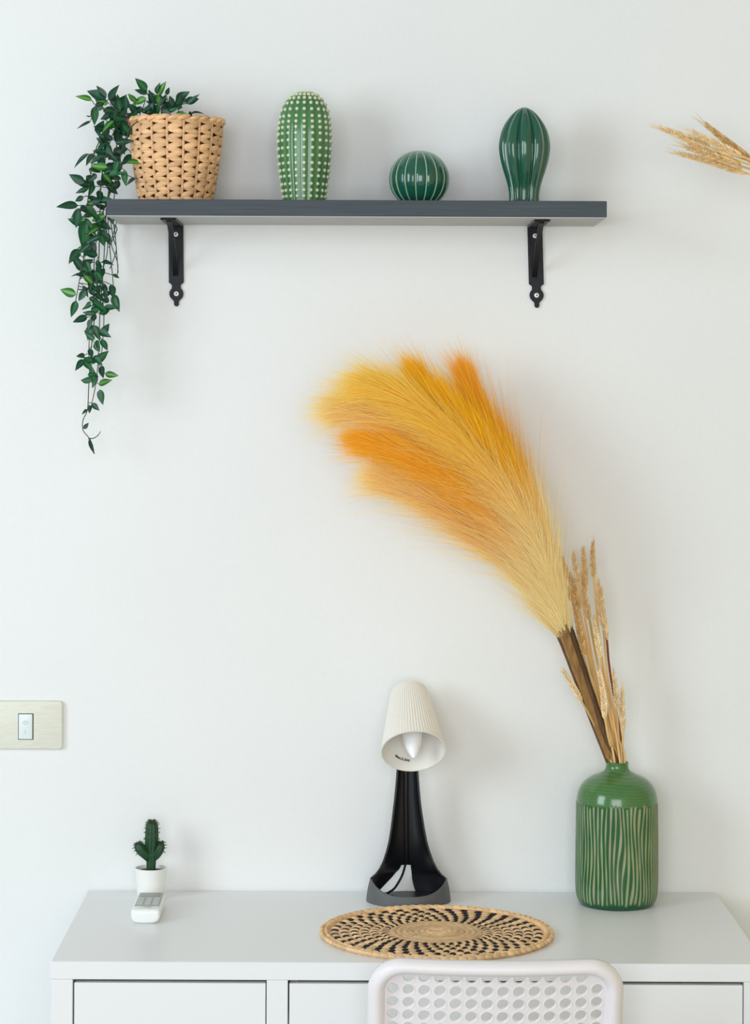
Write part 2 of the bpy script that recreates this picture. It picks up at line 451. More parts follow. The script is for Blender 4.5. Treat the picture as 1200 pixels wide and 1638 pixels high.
strands = [
    [(262, 205, -.10), (225, 178, -.12), (188, 200, -.13), (165, 270, -.12), (160, 340, -.11), (158, 420, -.09), (152, 500, -.08), (145, 570, -.07), (142, 620, -.06), (140, 655, -.06), (133, 672, -.06), (133, 688, -.06), (143, 701, -.06), (148, 712, -.06), (150, 726, -.06)],
    [(250, 205, -.09), (215, 188, -.10), (192, 215, -.10), (178, 280, -.09), (170, 340, -.07), (166, 420, -.06), (160, 500, -.05), (158, 560, -.05), (154, 610, -.05), (146, 650, -.05)],
    [(265, 207, -.11), (220, 195, -.15), (198, 230, -.15), (186, 285, -.13), (166, 335, -.10), (152, 400, -.08), (150, 470, -.07), (143, 545, -.06), (142, 575, -.06)],
    [(260, 205, -.08), (210, 190, -.08), (190, 240, -.06), (184, 300, -.04), (181, 345, -.03), (184, 375, -.02), (187, 410, -.02), (189, 436, -.02)],
    [(255, 205, -.10), (205, 182, -.12), (172, 205, -.13), (150, 250, -.13), (142, 310, -.12), (136, 360, -.12), (134, 410, -.11), (126, 455, -.10), (121, 482, -.10)],
    [(262, 205, -.09), (220, 200, -.09), (186, 260, -.08), (173, 330, -.06), (176, 400, -.04), (180, 440, -.03), (182, 472, -.03)],
    [(250, 203, -.11), (222, 185, -.13), (190, 178, -.14), (172, 163, -.14), (168, 158, -.14)],
    [(250, 203, -.11), (215, 190, -.13), (180, 178, -.14), (150, 166, -.14)],
    [(262, 205, -.10), (245, 175, -.10), (236, 150, -.10), (232, 142, -.10)],
    [(268, 205, -.10), (262, 178, -.11), (254, 155, -.11)],
    [(280, 206, -.10), (284, 182, -.11), (290, 168, -.11), (304, 165, -.11)],
    [(290, 207, -.10), (300, 188, -.11), (310, 180, -.11)],
    [(270, 206, -.10), (270, 176, -.12), (268, 160, -.12)],
    [(158, 440, -.08), (166, 500, -.07), (163, 560, -.06), (158, 590, -.06), (166, 596, -.06)],
    [(141, 702, -.06), (150, 701, -.06), (157, 696, -.06), (161, 690, -.06)],
]
ways = []
for s in strands:
    pts = spline([P(*p) for p in s], 6 * len(s))
    r0 = 0.0011 if len(s) > 5 else 0.0009; ways += pts
    MB().tube(pts, [r0 * (1 - 0.35 * i / len(pts)) for i in range(len(pts))], 5).build('stem', M_stem, plant)
for s in ([(176, 345, -.03), (181, 380, -.02), (186, 400, -.02), (176, 430, -.03)], [(188, 350, -.01), (182, 372, -.02), (178, 390, -.02), (188, 420, -.02), (188, 440, -.02)],
          [(168, 345, -.06), (172, 400, -.05), (160, 450, -.05), (162, 500, -.05)], [(181, 358, -.02), (187, 366, -.02), (182, 380, -.02), (174, 396, -.03)]):
    MB().tube(spline([P(*p) for p in s], 20), 0.0008, 5).build('stem', M_stem, plant)

EX = """147 161 121 151 l|170 157 139 145 d|170 156 154 136 d|174 160 190 135 d|152 170 151 201 m|152 169 168 164 d|165 178 192 175 d|145 187 137 185 n
175 185 160 191 d|145 194 124 203 t|192 178 186 149 m|202 175 201 152 d|190 187 205 170 m|182 193 162 209 l|197 200 207 215 m|207 215 220 201 d|167 220 155 214 d
185 227 212 226 d|142 246 114 266 t|162 252 142 260 d|172 268 144 265 l|202 260 227 258 l|190 258 181 280 m|200 272 200 298 m|217 285 200 295 d|135 292 110 279 d
140 302 121 308 d|125 329 90 329 d|134 315 119 322 d|126 336 121 365 d|137 330 160 352 m|141 350 131 398 m|127 399 110 421 d|120 412 131 433 m|145 385 153 411 d
235 145 216 125 m|235 151 215 142 d|234 157 210 167 l|252 153 265 130 l|250 150 254 132 d|266 152 271 139 d|251 166 253 188 m|282 167 292 149 d|300 167 318 150 n
306 181 330 177 t|276 170 272 150 d|296 181 276 183 l|305 178 306 192 d|242 172 226 177 d|268 178 285 172 m|228 172 214 182 d|244 165 235 182 d|258 178 276 188 d
133 433 118 411 d|131 438 112 440 t|122 471 95 463 l|122 481 114 508 m|134 457 140 476 d|138 462 150 462 d|180 440 193 444 m|182 471 190 499 m|163 473 180 466 d
163 419 181 421 d|140 507 116 515 d|160 503 179 489 m|146 484 135 492 m|163 535 175 517 d|158 528 177 539 d|142 533 134 528 d|163 542 172 561 m|153 580 174 561 m
136 568 122 570 d|135 575 120 592 d|143 558 148 573 d|168 598 190 601 l|158 615 179 607 l|160 623 164 648 m|156 604 146 620 m|147 645 159 657 d|143 648 144 662 d
140 655 131 662 d|134 686 142 676 d|143 702 150 729 t|165 455 172 473 d|178 455 182 478 d|172 485 168 470 d|160 470 148 455 m|168 430 158 448 m|150 440 165 430 m
133 445 148 438 m|120 405 109 421 t|152 345 165 362 m|168 372 176 392 d|140 420 128 445 m|150 520 160 545 m|146 520 140 545 d|162 585 165 605 d|152 595 148 612 m"""
for e in EX.replace('\n', '|').split('|'):
    a = e.split(); leaf(*[float(x) for x in a[:4]], a[4], yb=-0.135 if float(a[1]) < 340 else -0.10)
for px, py0, py1, spread, n in ((185, 165, 235, 24, 34), (172, 235, 300, 22, 30), (155, 290, 365, 18, 28), (153, 365, 450, 16, 24), (152, 450, 550, 12, 20), (150, 550, 610, 9, 8), (258, 160, 186, 30, 18), (205, 180, 200, 16, 8)):
    for k in range(n):
        y = rl.uniform(py0, py1); x = px + rl.gauss(0, 1) * spread * 0.6 - (y - py0) * (0.12 if py0 < 400 else 0.05)
        a = rl.uniform(-0.6, PI + 0.6) if py0 > 190 else rl.uniform(-PI, PI)
        L = rl.uniform(17, 26) * (1 if y < 500 else 0.85)
        if py0 == 160: a = rl.uniform(-PI, 0); y = min(y, 184); x = min(max(x, 216), 296)
        bx = x; tx = x + math.cos(a) * L; ty = y + math.sin(a) * L
        if y < 330 and tx > 222 and py0 != 160: tx = 2 * x - tx
        leaf(bx, y, tx, ty, rl.choice('ddddmmdl' if py0 < 400 else 'dmmmd'), yb=rl.uniform(-0.13, -0.08) if y > 200 else rl.uniform(-0.14, -0.09), dy=rl.uniform(-0.018, 0.018))

o = pet.build('leaf_stalks', M_stem, plant); o['kind'] = 'stuff'

# ------------------------------------------------------------------ ceramic cacti on the shelf
M_green1 = mat('sage green glaze', lin(70, 120, 72), 0.28, 0.14, 25, 0.1, 60, 0.5, 0.35)
M_cream = mat('cream glaze', lin(214, 222, 186), 0.35)
M_green2 = mat('deep green glaze', lin(22, 84, 66), 0.18, 0.12, 30, 0, None, 0.5, 0.6)
M_line = mat('pale green raised line', lin(150, 186, 158), 0.35)
M_green3 = mat('bottle green glaze', lin(26, 88, 66), 0.16, 0.10, 25, 0, None, 0.5, 0.7)


def prof_px(cx, rows, yb):
    """(half width px, pixel y) rows from the top -> (radius, z) from the base up"""
    s = (D + yb) / F
    return [(hw * s, P(cx, py, yb).z - SZ1) for hw, py in reversed(rows)]


YC = -0.1
c1 = P(487, 300, YC); c1.z = SZ1
dotty = thing('ceramic_cactus', 'tall ceramic cactus covered in rows of cream dots', 'ornament', c1)
pr = prof_px(487, [(0.5, 146.2), (8, 147), (15, 149.5), (22, 154), (29, 161), (34, 170), (38, 182), (41, 200), (42, 220), (41.5, 245), (39.5, 270), (37, 290), (35, 305), (33.5, 318), (33, 327.4)], YC)
pr[0] = (pr[0][0], 0.0); pr = smooth_prof(pr, 60)
rib = lambda t, r, z: r * (1 + 0.022 * math.cos(20 * t))
MB().lathe([(pr[0][0] * 0.9, 0.0)] + pr[1:], 120, rib).build('body', M_green1, dotty, origin=(0, 0, 0))
d = MB(); Lc = 0; last = -1; rowsp = []
for i in range(1, len(pr)):
    Lc += math.hypot(pr[i][0] - pr[i - 1][0], pr[i][1] - pr[i - 1][1])
    if Lc - last > 0.0088 and pr[i][0] > 0.006: rowsp.append(i); last = Lc
for i in rowsp:
    r, z = pr[i]; tr = pr[i][0] - pr[i - 1][0]; tz = pr[i][1] - pr[i - 1][1]
    for k in range(20):
        t = 2 * PI * (k + 0.02) / 20
        n = Vector((math.sin(t) * tz, -math.cos(t) * tz, -tr)).normalized()
        rr = r * 1.022; sz = 0.0031 if r > 0.02 else 0.0031 * max(0.5, r / 0.02)
        d.blob((rr * math.sin(t), -rr * math.cos(t), z), n, sz * 0.9, sz, sz, n=7, m=4)
o = d.build('dots', M_cream, dotty, origin=(0, 0, 0)); o['kind'] = 'stuff'; o['label'] = 'cream raised dots'

c2 = P(670.5, 300, YC); c2.z = SZ1
ball = thing('ceramic_cactus', 'small round ceramic cactus with pale vertical lines', 'ornament', c2)
s_ = (D + YC) / F; R2 = 48.5 * s_; zc2 = P(670, 287, YC).z - SZ1; H2 = 44.5 * s_
pr = []
for i in range(40):
    a = -math.asin(min(1, zc2 / H2 * 0.985)) + (PI / 2 + math.asin(min(1, zc2 / H2 * 0.985))) * i / 39
    pr.append((max(0.0004, R2 * max(0.0, math.cos(a)) ** 0.92), zc2 + H2 * math.sin(a)))
pr[0] = (pr[0][0], 0)
NL2 = 17
lob = lambda t, r, z: r * (1 - 0.035 * abs(math.cos(NL2 * t / 2)) ** 8 )
MB().lathe(pr, NL2 * 12, lob).build('body', M_green2, ball, origin=(0, 0, 0))
for k in range(NL2):
    t = 2 * PI * k / NL2 - 0.14 + 0.14
    m = MB(); m.tube([(r * 0.985 * math.sin(t), -r * 0.985 * math.cos(t), z) for r, z in pr[::2] + [pr[-1]]], 0.00105, 6)
    m.build('rib_line', M_line, ball, origin=(0, 0, 0))
ball.rotation_euler.z = math.radians(-8)

c3 = P(838.5, 300, YC); c3.z = SZ1
club = thing('ceramic_cactus', 'glossy dark green club-shaped ceramic cactus with narrow foot', 'ornament', c3)
pr = prof_px(838.5, [(0.6, 171.5), (7, 173.5), (14, 178), (22, 186), (31, 199), (37, 213), (40.2, 230), (40, 243), (37.5, 258), (33.5, 273), (29, 287), (25.5, 300), (23.8, 312), (24, 321), (25.5, 328)], YC)
pr[0] = (pr[0][0], 0.0); pr = smooth_prof(pr, 60)


def lobes(t, r, z):
    a = (t * 9 / (2 * PI)) % 1.0
    g = abs(a - 0.5) * 2                        # 0 on the lobe, 1 in the groove
    k = 1 - 0.24 * g ** 2.8
    return r * (k + 0.05 * max(0.0, 1 - abs(a - 0.5) * 9) * 0.6)


MB().lathe(pr, 9 * 20, lobes).build('body', M_green3, club, origin=(0, 0, 0), sharp=180)
club.rotation_euler.z = math.radians(20)

# ------------------------------------------------------------------ light switch
M_plate = mat('pale wood grain plastic', lin(226, 226, 212), 0.45, 0.05, 30, stretch=(1.5, 1, 14))
M_rock = mat('white switch plastic', lin(228, 238, 236), 0.35)
M_mark = mat('grey print', lin(168, 178, 176), 0.6)
M_gapdark = mat('dark gap', lin(92, 96, 94), 0.8)
a_, b_ = P(-46, 1121, -0.009), P(100, 1199, -0.009)
x0, x1, z1, z0 = a_.x, b_.x, a_.z, b_.z
sw = thing('light_switch', 'cream light switch plate with one white rocker on the wall', 'light switch', ((x0 + x1) / 2, 0, (z0 + z1) / 2))


def rrect(x0, z0, x1, z1, r, n=5):
    out = []
    for cx, cz, a0 in ((x1 - r, z1 - r, 0), (x0 + r, z1 - r, 90), (x0 + r, z0 + r, 180), (x1 - r, z0 + r, 270)):
        for k in range(n + 1):
            a = math.radians(a0 + 90 * k / n); out.append((cx + r * math.cos(a), cz + r * math.sin(a)))
    return out


def pillow(m, x0, z0, x1, z1, r, y0, y1, bev):
    """rounded slab from y0 (wall side) to y1 (front), with a soft front edge"""
    ring = [(rrect(x0, z0, x1, z1, r), y0), (rrect(x0, z0, x1, z1, r), y1 + bev), (rrect(x0 + bev * 0.35, z0 + bev * 0.35, x1 - bev * 0.35, z1 - bev * 0.35, r), y1 + bev * 0.3), (rrect(x0 + bev, z0 + bev, x1 - bev, z1 - bev, max(r - bev, r * .3)), y1)]
    n = len(ring[0][0]); vs = [(x, y, z) for pl, y in ring for x, z in pl]
    fs = [(i * n + k, (i + 1) * n + k, (i + 1) * n + (k + 1) % n, i * n + (k + 1) % n) for i in range(3) for k in range(n)]
    fs += [tuple(3 * n + n - 1 - k for k in range(n)), tuple(range(n))]
    return m.add(vs, fs)


pillow(MB(), x0, z0, x1, z1, 0.006, -0.0002, -0.009, 0.003).build('plate', M_plate, sw)
a_, b_ = P(29, 1141, -0.0095), P(53.5, 1183.5, -0.0095)
pillow(MB(), a_.x, b_.z, b_.x, a_.z, 0.001, -0.006, -0.0094, 0.0002).build('rocker_frame', M_gapdark, sw)
k_ = 0.0014
rk = pillow(MB(), a_.x + k_, b_.z + k_, b_.x - k_ * 1.3, a_.z - k_, 0.0012, -0.007, -0.0118, 0.0008).build('rocker', M_rock, sw)
q = P(40.5, 1156, -0.012); m = MB()
m.tube([(q.x + 0.0028 * math.cos(t * PI / 10), -0.0118, q.z + 0.0028 * math.sin(t * PI / 10)) for t in range(21)], 0.0004, 5)
for dx in (-0.0052, 0.0052): m.tube([(q.x + dx, -0.0118, q.z - 0.001), (q.x + dx * 0.9, -0.0118, q.z + 0.001)], 0.0003, 5)
m.build('round_mark', M_mark, rk)
q = P(40.5, 1171, -0.012)
MB().tube([(q.x, -0.0118, q.z - 0.003), (q.x, -0.0118, q.z + 0.003)], 0.0004, 5).build('line_mark', M_mark, rk)

# ------------------------------------------------------------------ desk lamp
M_black = mat('black lamp plastic', lin(20, 22, 27), 0.38, 0, 10, 0.1, 300, 0.5)
M_grey = mat('dark grey lamp plastic', lin(92, 94, 96), 0.55, 0.04, 60, 0.15, 400, 0.4)
M_shade = mat('off-white pleated shade', lin(240, 236, 226), 0.5)
M_shadein = mat('white shade inside', lin(238, 236, 230), 0.55)
M_bulb = mat('matt white bulb', lin(250, 250, 252), 0.3)
M_ink = mat('black ink', lin(30, 28, 26), 0.6)
LY = -0.0715
lc = P(653.5, 1440, LY); lc.z = T
lamp = thing('desk_lamp', 'black desk lamp with ribbed white shade tilted forward, on the desk', 'lamp', lc)
sl = (D + LY) / F
HB = 0.036                                                # height at which the bowl's sides turn into the hollow back
zz = lambda py: P(653, py, LY).z - T
half = [(67.5 * sl, 0.0), (67.2 * sl, 0.004), (65 * sl, 0.020), (61.5 * sl, HB)]
up = [(54, 1399), (47, 1390), (41, 1378), (35.5, 1362), (31, 1345), (27.5, 1325), (24, 1300), (21.5, 1280), (19.8, 1262), (18.4, 1245), (17.6, 1232), (17.4, 1222), (17.2, 1214)]
half += [(hw * sl, zz(py)) for hw, py in up]
cxs = lambda z: -0.0025 * min(1, max(0, (z - HB) / 0.12))      # the neck leans a hair to the left
DEPTH = 0.86
NT = 48; TH = 0.0032
m = MB()


def opening(z, side):
    """half angle of the cable opening low in the back (wider on the left)"""
    if z > 0.0505: return 0.0
    k = 1 - max(0.0, z) / 0.0505
    return (0.24 + 0.75 * k ** 1.6) if side < 0 else 0.10 + 0.12 * k ** 3


def half_pipe(m):
    for side in (-1, 1):
        H = NT // 2; W = H + 1; b = len(m.v); vs = []; fs = []
        for off in (0.0, TH):
            for r, z in half:
                r = max(r - off, 0.004); h = opening(z, side)
                for k in range(W):
                    an = side * (PI / 2 + (h - PI / 2) * k / H)
                    vs.append((cxs(z) + r * math.sin(an), r * math.cos(an) * DEPTH, z))
        n = len(half) * W
        quad = lambda p, q, r_, t: fs.append((p, q, r_, t) if side > 0 else (t, r_, q, p))
        for i in range(len(half) - 1):
            for k in range(H):
                p = i * W + k
                quad(p, p + 1, p + W + 1, p + W); quad(n + p + W, n + p + W + 1, n + p + 1, n + p)
            p = i * W; quad(p + W, n + p + W, n + p, p)
            p = i * W + H
            if half[i][1] < 0.0504: quad(p, n + p, n + p + W, p + W)
        for k in range(H):
            p = (len(half) - 1) * W + k; quad(p, p + 1, n + p + 1, n + p)
        m.add(vs, fs)


def HB_R(z):
    for (r0, z0_), (r1, z1_) in zip(half[:-1], half[1:]):
        if z0_ <= z <= z1_: return r0 + (r1 - r0) * (z - z0_) / (z1_ - z0_)


extra = []
for i in range(len(half) - 1):                            # finer rows low down, so the cable opening has a clean edge
    (r0, z0_), (r1, z1_) = half[i], half[i + 1]
    n = 3 if z1_ < 0.06 else 2
    extra += [(r0 + (r1 - r0) * k / n, z0_ + (z1_ - z0_) * k / n) for k in range(n)]
half = extra + [half[-1]]
half = sorted(half + [(HB_R(0.0503), 0.0503), (HB_R(0.0507), 0.0507)], key=lambda q: q[1])
half_pipe(m)
m.build('hollow_back', M_black, lamp, origin=(0, 0, 0), sharp=50)
m = MB()                                                  # raised cable duct down the middle of the hollow
m.tube([(cxs(z) - 0.002, (r - TH) * DEPTH - 0.0005, z) for r, z in half if z > 0.052], [0.0042] * len([1 for r, z in half if z > 0.052]), 10)
m.build('cable_duct', M_black, lamp, origin=(0, 0, 0))
m = MB(); vs = []; fs = []
lip = lambda a: 0.0172 + (HB - 0.0172) * abs(math.sin(a)) ** 3.2
for k in range(NT + 1):
    a = -PI / 2 + PI * k / NT; h = lip(a)
    for j, (fz, off) in enumerate(((0, 0), (0.1, 0), (0.5, 0), (0.93, 0), (1, 0.0008), (1, TH - 0.0008), (0.93, TH), (0.5, TH), (0.12, TH))):
        z = h * fz; q = min(1, z / HB)
        r = (67.5 - 6.0 * q ** 1.0) * sl - off
        vs.append((r * math.sin(a), -r * math.cos(a) * DEPTH, z))
for k in range(NT):
    for j in range(8): fs.append((k * 9 + j, (k + 1) * 9 + j, (k + 1) * 9 + j + 1, k * 9 + j + 1))
m.add(vs, fs)
o = m.build('base_bowl', M_grey, lamp, origin=(0, 0, 0), sharp=50); o['label'] = 'dark grey rounded front of the base'
M_tray = mat('pale tray', lin(206, 204, 192), 0.5)
MB().lathe([(0.0638, 0.001), (0.0638, 0.004), (0.03, 0.004)], 40, lambda t, r, z: r).build('base_plate', M_black, lamp, origin=(0, 0, 0)).scale = (1, DEPTH, 1)
m = MB(); m.tube(spline([(-0.004, 0.049, 0.05), (-0.010, 0.05, 0.03), (-0.022, 0.040, 0.012), (-0.034, 0.026, 0.0062)], 14), 0.002, 7)
m.build('power_cable', M_black, lamp, origin=(0, 0, 0))

# the shade: its own axes (w along the axis towards the opening)
al = math.radians(43.5); wax = Vector((0.045, -math.cos(al), -math.sin(al))).normalized()
uax = Vector((0.04, -math.sin(al), math.cos(al))); uax = (uax - wax * uax.dot(wax)).normalized(); vax = uax.cross(wax)
rimc = P(661.5, 1202, -0.125); RB, RT, LS = 0.0528, 0.0305, 0.125


def sh(r, t, w): return rimc + wax * w + (vax * math.cos(t) + uax * math.sin(t)) * r


m = MB(); N = 264; ring = []
prof = [(0.010, -LS), (RT - 0.003, -LS), (RT, -LS + 0.002)] + [(RT + (RB - RT) * k / 10, -LS + 0.002 + (LS - 0.004) * k / 10) for k in range(1, 11)] + [(RB + 0.0003, -0.001), (RB + 0.0003, 0), (RB - 0.0016, 0.0)]
vs = []; fs = []
for i, (r, w) in enumerate(prof):
    for k in range(N):
        t = 2 * PI * k / N; pl = 0.00042 if 3 <= i <= 12 else 0.0
        vs.append(sh(r + pl * (1 if k % 4 < 2 else -1), t, w))
for i in range(len(prof) - 1):
    for k in range(N):
        a, c = i * N + k, i * N + (k + 1) % N; fs.append((a, c, c + N, a + N))
m.add(vs, fs); m.build('lamp_shade', M_shade, lamp, sharp=25)
m = MB(); vs = []; fs = []; N = 64
pin = [(RB - 0.0016, 0.0), (RT - 0.0016, -LS + 0.004), (0.009, -LS + 0.004)]
pin = [pin[0], (RB - 0.0022, -0.004)] + pin[1:]
for r, w in pin:
    for k in range(N): vs.append(sh(r, 2 * PI * k / N, w))
for i in range(len(pin) - 1):
    for k in range(N):
        a, c = i * N + k, i * N + (k + 1) % N; fs.append((a, a + N, c + N, c))
m.add(vs, fs); m.build('shade_lining', M_shadein, lamp, sharp=40)
m = MB(); vs = []; fs = []; N = 28
bp = [(0.008, -LS + 0.002), (0.011, -0.085), (0.0125, -0.075), (0.0165, -0.05), (0.0168, -0.038), (0.0152, -0.022), (0.0118, -0.008), (0.0078, 0.003), (0.004, 0.0105), (0.0012, 0.0135)]
bp = smooth_prof(bp, 30)
for r, w in bp:
    for k in range(N): vs.append(sh(r, 2 * PI * k / N, w))
for i in range(len(bp) - 1):
    for k in range(N):
        a, c = i * N + k, i * N + (k + 1) % N; fs.append((a, c, c + N, a + N))
fs.append(tuple((len(bp) - 1) * N + k for k in range(N)))
m.add(vs, fs); m.build('bulb', M_bulb, lamp, sharp=180)
# printing inside the shade
fc = bpy.data.curves.new('wattage_print', 'FONT'); fc.body = 'Max.5.5W'; fc.size = 0.0062; fc.offset = 0.00022; fc.align_x = 'CENTER'; fc.resolution_u = 2
fo = bpy.data.objects.new('wattage_print', fc); COL.objects.link(fo)
bpy.context.view_layer.update()
tme = bpy.data.meshes.new_from_object(fo.evaluated_get(bpy.context.evaluated_depsgraph_get()))
bpy.data.objects.remove(fo)
t0 = math.radians(-108.5); w0 = -0.0175
for v in tme.vertices:
    x, y = v.co.x, v.co.y; x, y = x + 0.12 * y, y - 0.17 * x; w = w0 - y; r = RB - 0.0022 + (RB - RT) / LS * w - 0.0002
    v.co = sh(r, t0 + x / r, w) - Vector(lamp.location)
tme.materials.clear(); tme.materials.append(M_ink)
o = bpy.data.objects.new('wattage_print', tme); COL.objects.link(o); o.parent = lamp

# ------------------------------------------------------------------ green vase
M_vase = attr_mat('striped green glaze', 0.2, 0.35, 0.0, 0.5)
VY = -0.0865
vc = P(986.5, 1450, VY); vc.z = T
vase = thing('vase', 'green glazed vase with carved pale vertical stripes, holding dried stalks', 'vase', vc)
sv = (D + VY) / F
vz = lambda py: P(986.5, py, VY).z - T
rowsv = [(18.6, 1219.5), (17.8, 1223), (18.6, 1228), (21.5, 1232.5), (29, 1236.5), (38.5, 1240.5), (48, 1246), (56, 1254), (61.5, 1264), (64.5, 1276), (65.3, 1290), (65.6, 1320), (66, 1350), (66.2, 1390), (66, 1415), (64.5, 1430), (61.5, 1440), (57, 1446), (50, 1449.5)]
pv = [(hw * sv, vz(py)) for hw, py in reversed(rowsv)]; pv[0] = (pv[0][0], 0.0)
pv = smooth_prof(pv, 110); zmax = pv[-1][1]
g1, g2, p1, p2 = lin(26, 88, 46), lin(62, 100, 34), lin(136, 160, 112), lin(168, 156, 130)
sh1, sh2 = lin(58, 106, 54), lin(82, 126, 70)
NSV = 60; ztop = vz(1281); rv = random.Random(3)
wob = [(rv.uniform(-1, 1), rv.uniform(0, 6.3), rv.uniform(0.6, 1.0), rv.uniform(0, 1), rv.uniform(-0.004, 0.004)) for _ in range(NSV)]


def stripe(t, z):
    """1 in a carved pale stripe, 0 on the green between"""
    u = t / (2 * PI) * NSV + 0.34 * math.sin(z * 38 + 4 * math.sin(t) + 2 * math.sin(2 * t)) * (0.4 + 0.6 * abs(math.sin(2 * t + 1)))
    k = int(math.floor(u)) % NSV; w = wob[k]
    f = (u % 1.0) - 0.5 + 0.12 * math.sin(z * 48 + w[1]) * w[0]
    wd = 0.255 * w[2] + 0.05 * math.sin(z * 90 + w[1] * 2)
    s = max(0.0, min(1.0, (wd - abs(f)) / 0.08 + 0.5))
    top = ztop + w[4]
    e = max(0, min(1, (top - z) / 0.002)) * max(0, min(1, (z - 0.008 - w[4]) / 0.004))
    return s * e, w[3]


def vfn(t, r, z): return r - 0.0011 * stripe(t, z)[0]


def vtint(t, r, z):
    s, w = stripe(t, z)
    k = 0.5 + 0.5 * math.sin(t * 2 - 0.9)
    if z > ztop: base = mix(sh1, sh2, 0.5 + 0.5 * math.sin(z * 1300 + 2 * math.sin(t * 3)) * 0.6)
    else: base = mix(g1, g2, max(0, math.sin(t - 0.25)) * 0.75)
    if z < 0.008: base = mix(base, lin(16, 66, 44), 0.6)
    pale = mix(p1, p2, w * 0.8)
    return mix(base, pale, s)


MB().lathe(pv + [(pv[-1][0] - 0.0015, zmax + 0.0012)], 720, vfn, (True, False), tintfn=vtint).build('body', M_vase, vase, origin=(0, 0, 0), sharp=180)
m = MB(); m.tint = lin(84, 96, 62)
m.lathe([(r - 0.004, max(z, 0.005)) for r, z in pv[::6]] + [(pv[-1][0] - 0.0042, zmax - 0.002), (pv[-1][0] - 0.0015, zmax + 0.0012)], 64, None, (True, False))
m.f = [f[::-1] for f in m.f]
m.build('inside', M_vase, vase, origin=(0, 0, 0), sharp=180)

# ------------------------------------------------------------------ dried stalks in the vase
M_stalk = random_tone(mat('dry straw stalk', lin(224, 186, 122), 0.6, 0.2, 60, stretch=(1, 1, 0.2)), 0.2)
M_red = mat('reddish stalk', lin(124, 62, 42), 0.6, 0.2, 60)
M_brown = random_tone(mat('brown dried leaf sheath', lin(150, 110, 56), 0.6, 0.35, 70, 0.3, 120, stretch=(2, 2, 0.25)), 0.3)
M_brown2 = random_tone(mat('dark brown dried leaf sheath', lin(92, 62, 34), 0.6, 0.35, 70, 0.3, 120, stretch=(2, 2, 0.25)), 0.2)
M_ear = attr_mat('wheat grain', 0.6, 0, 0.1, 0.3)
rw = random.Random(21)
mouth = P(986, 1221, VY)
W1, W2 = lin(252, 228, 180), lin(222, 176, 104)


def wheat(label, tip, bot, y, tone, via=None, stem_mat=None, end=None, group='wheat stalks in the green vase', width=0.0068, ytip=None, awn=0.012, slot=None):
    a = P(bot[0], bot[1], y); b = P(tip[0], tip[1], y if ytip is None else ytip)
    if end is None:
        e = Vector((mouth.x + (slot if slot is not None else rw.uniform(-0.011, 0.012)), VY + rw.uniform(-0.009, 0.005), mouth.z))
        low = Vector((mouth.x + (e.x - a.x) * 0.35 + (e.x - mouth.x), VY + (e.y - a.y) * 0.35, T + 0.02))
        low.x = max(vc.x - 0.04, min(vc.x + 0.04, low.x)); low.y = max(VY - 0.04, min(VY + 0.04, low.y))
        pts = [low, e] + ([P(*via)] if via else []) + [a]
    else: pts = [end] + ([P(*via)] if via else []) + [a]
    root = thing('wheat_stalk', label, 'dried wheat', pts[0], group)
    sp = spline(pts + [b], 26)
    k = max(i for i in range(26) if (sp[i] - a).length == min((q - a).length for q in sp)) + 1
    k = max(4, k)
    MB().tube(sp[:k] + [a.lerp(b, 0.15)], [0.0019] * k + [0.0009], 7).build('stem', stem_mat or M_stalk, root)
    ax = (b - a); L = ax.length; ax.normalize(); side = ax.cross(Vector((0, 1, 0))).normalized(); fr = Vector((0, -1, 0))
    m = MB(); n = max(6, int(L / 0.0052))
    bend = rw.uniform(-0.03, 0.03)
    for i in range(n):
        t = (i + 0.3) / n; taper = 1 - 0.45 * t ** 2 - 0.25 * max(0, 0.15 - t) / 0.15
        c = a + ax * L * t + side * bend * L * math.sin(t * PI)
        for s_, off in ((1, 0.0), (-1, 0.5)):
            jit = rw.uniform(0.75, 1.1); m.tint = tuple(x * jit for x in mix(W2, W1, min(1, max(0, tone + rw.uniform(-0.25, 0.25)))))[:3] + (1,)
            cc = c + ax * (off * L / n) + side * s_ * width * 0.42 * taper + fr * 0.0012 * (1 if off else -0.4)
            d = (ax + side * s_ * 0.42 + fr * rw.uniform(-0.05, 0.2))
            m.blob(cc, d, 0.0052 * taper + 0.001, 0.0024 * taper, 0.0021 * taper, fr, 6, 4)
        m.tint = mix(W2, W1, min(1, max(0, tone - 0.15 + rw.uniform(-0.2, 0.2))))
        if i % 2: m.blob(c + fr * 0.0026 * taper, ax + side * rw.uniform(-0.3, 0.3) + fr * 0.15, 0.0046 * taper, 0.002 * taper, 0.0018 * taper, fr, 6, 4)
    m.build('ear', M_ear, root, sharp=180)
    m = MB(); m.tint = mix(W2, W1, min(1, tone + 0.1))
    for i in range(n * 5):
        t = rw.uniform(0.1, 1.0); c = a + ax * L * t + side * bend * L * math.sin(t * PI)
        d = (ax + side * rw.choice((-1, 1)) * rw.uniform(0.05, 0.22) + fr * rw.uniform(-0.15, 0.2)).normalized()
        m.tube([c, c + d * awn * rw.uniform(0.6, 1.3)], [0.0003, 0.0001], 3, False)
    o = m.build('awns', M_ear, root); o['kind'] = 'stuff'


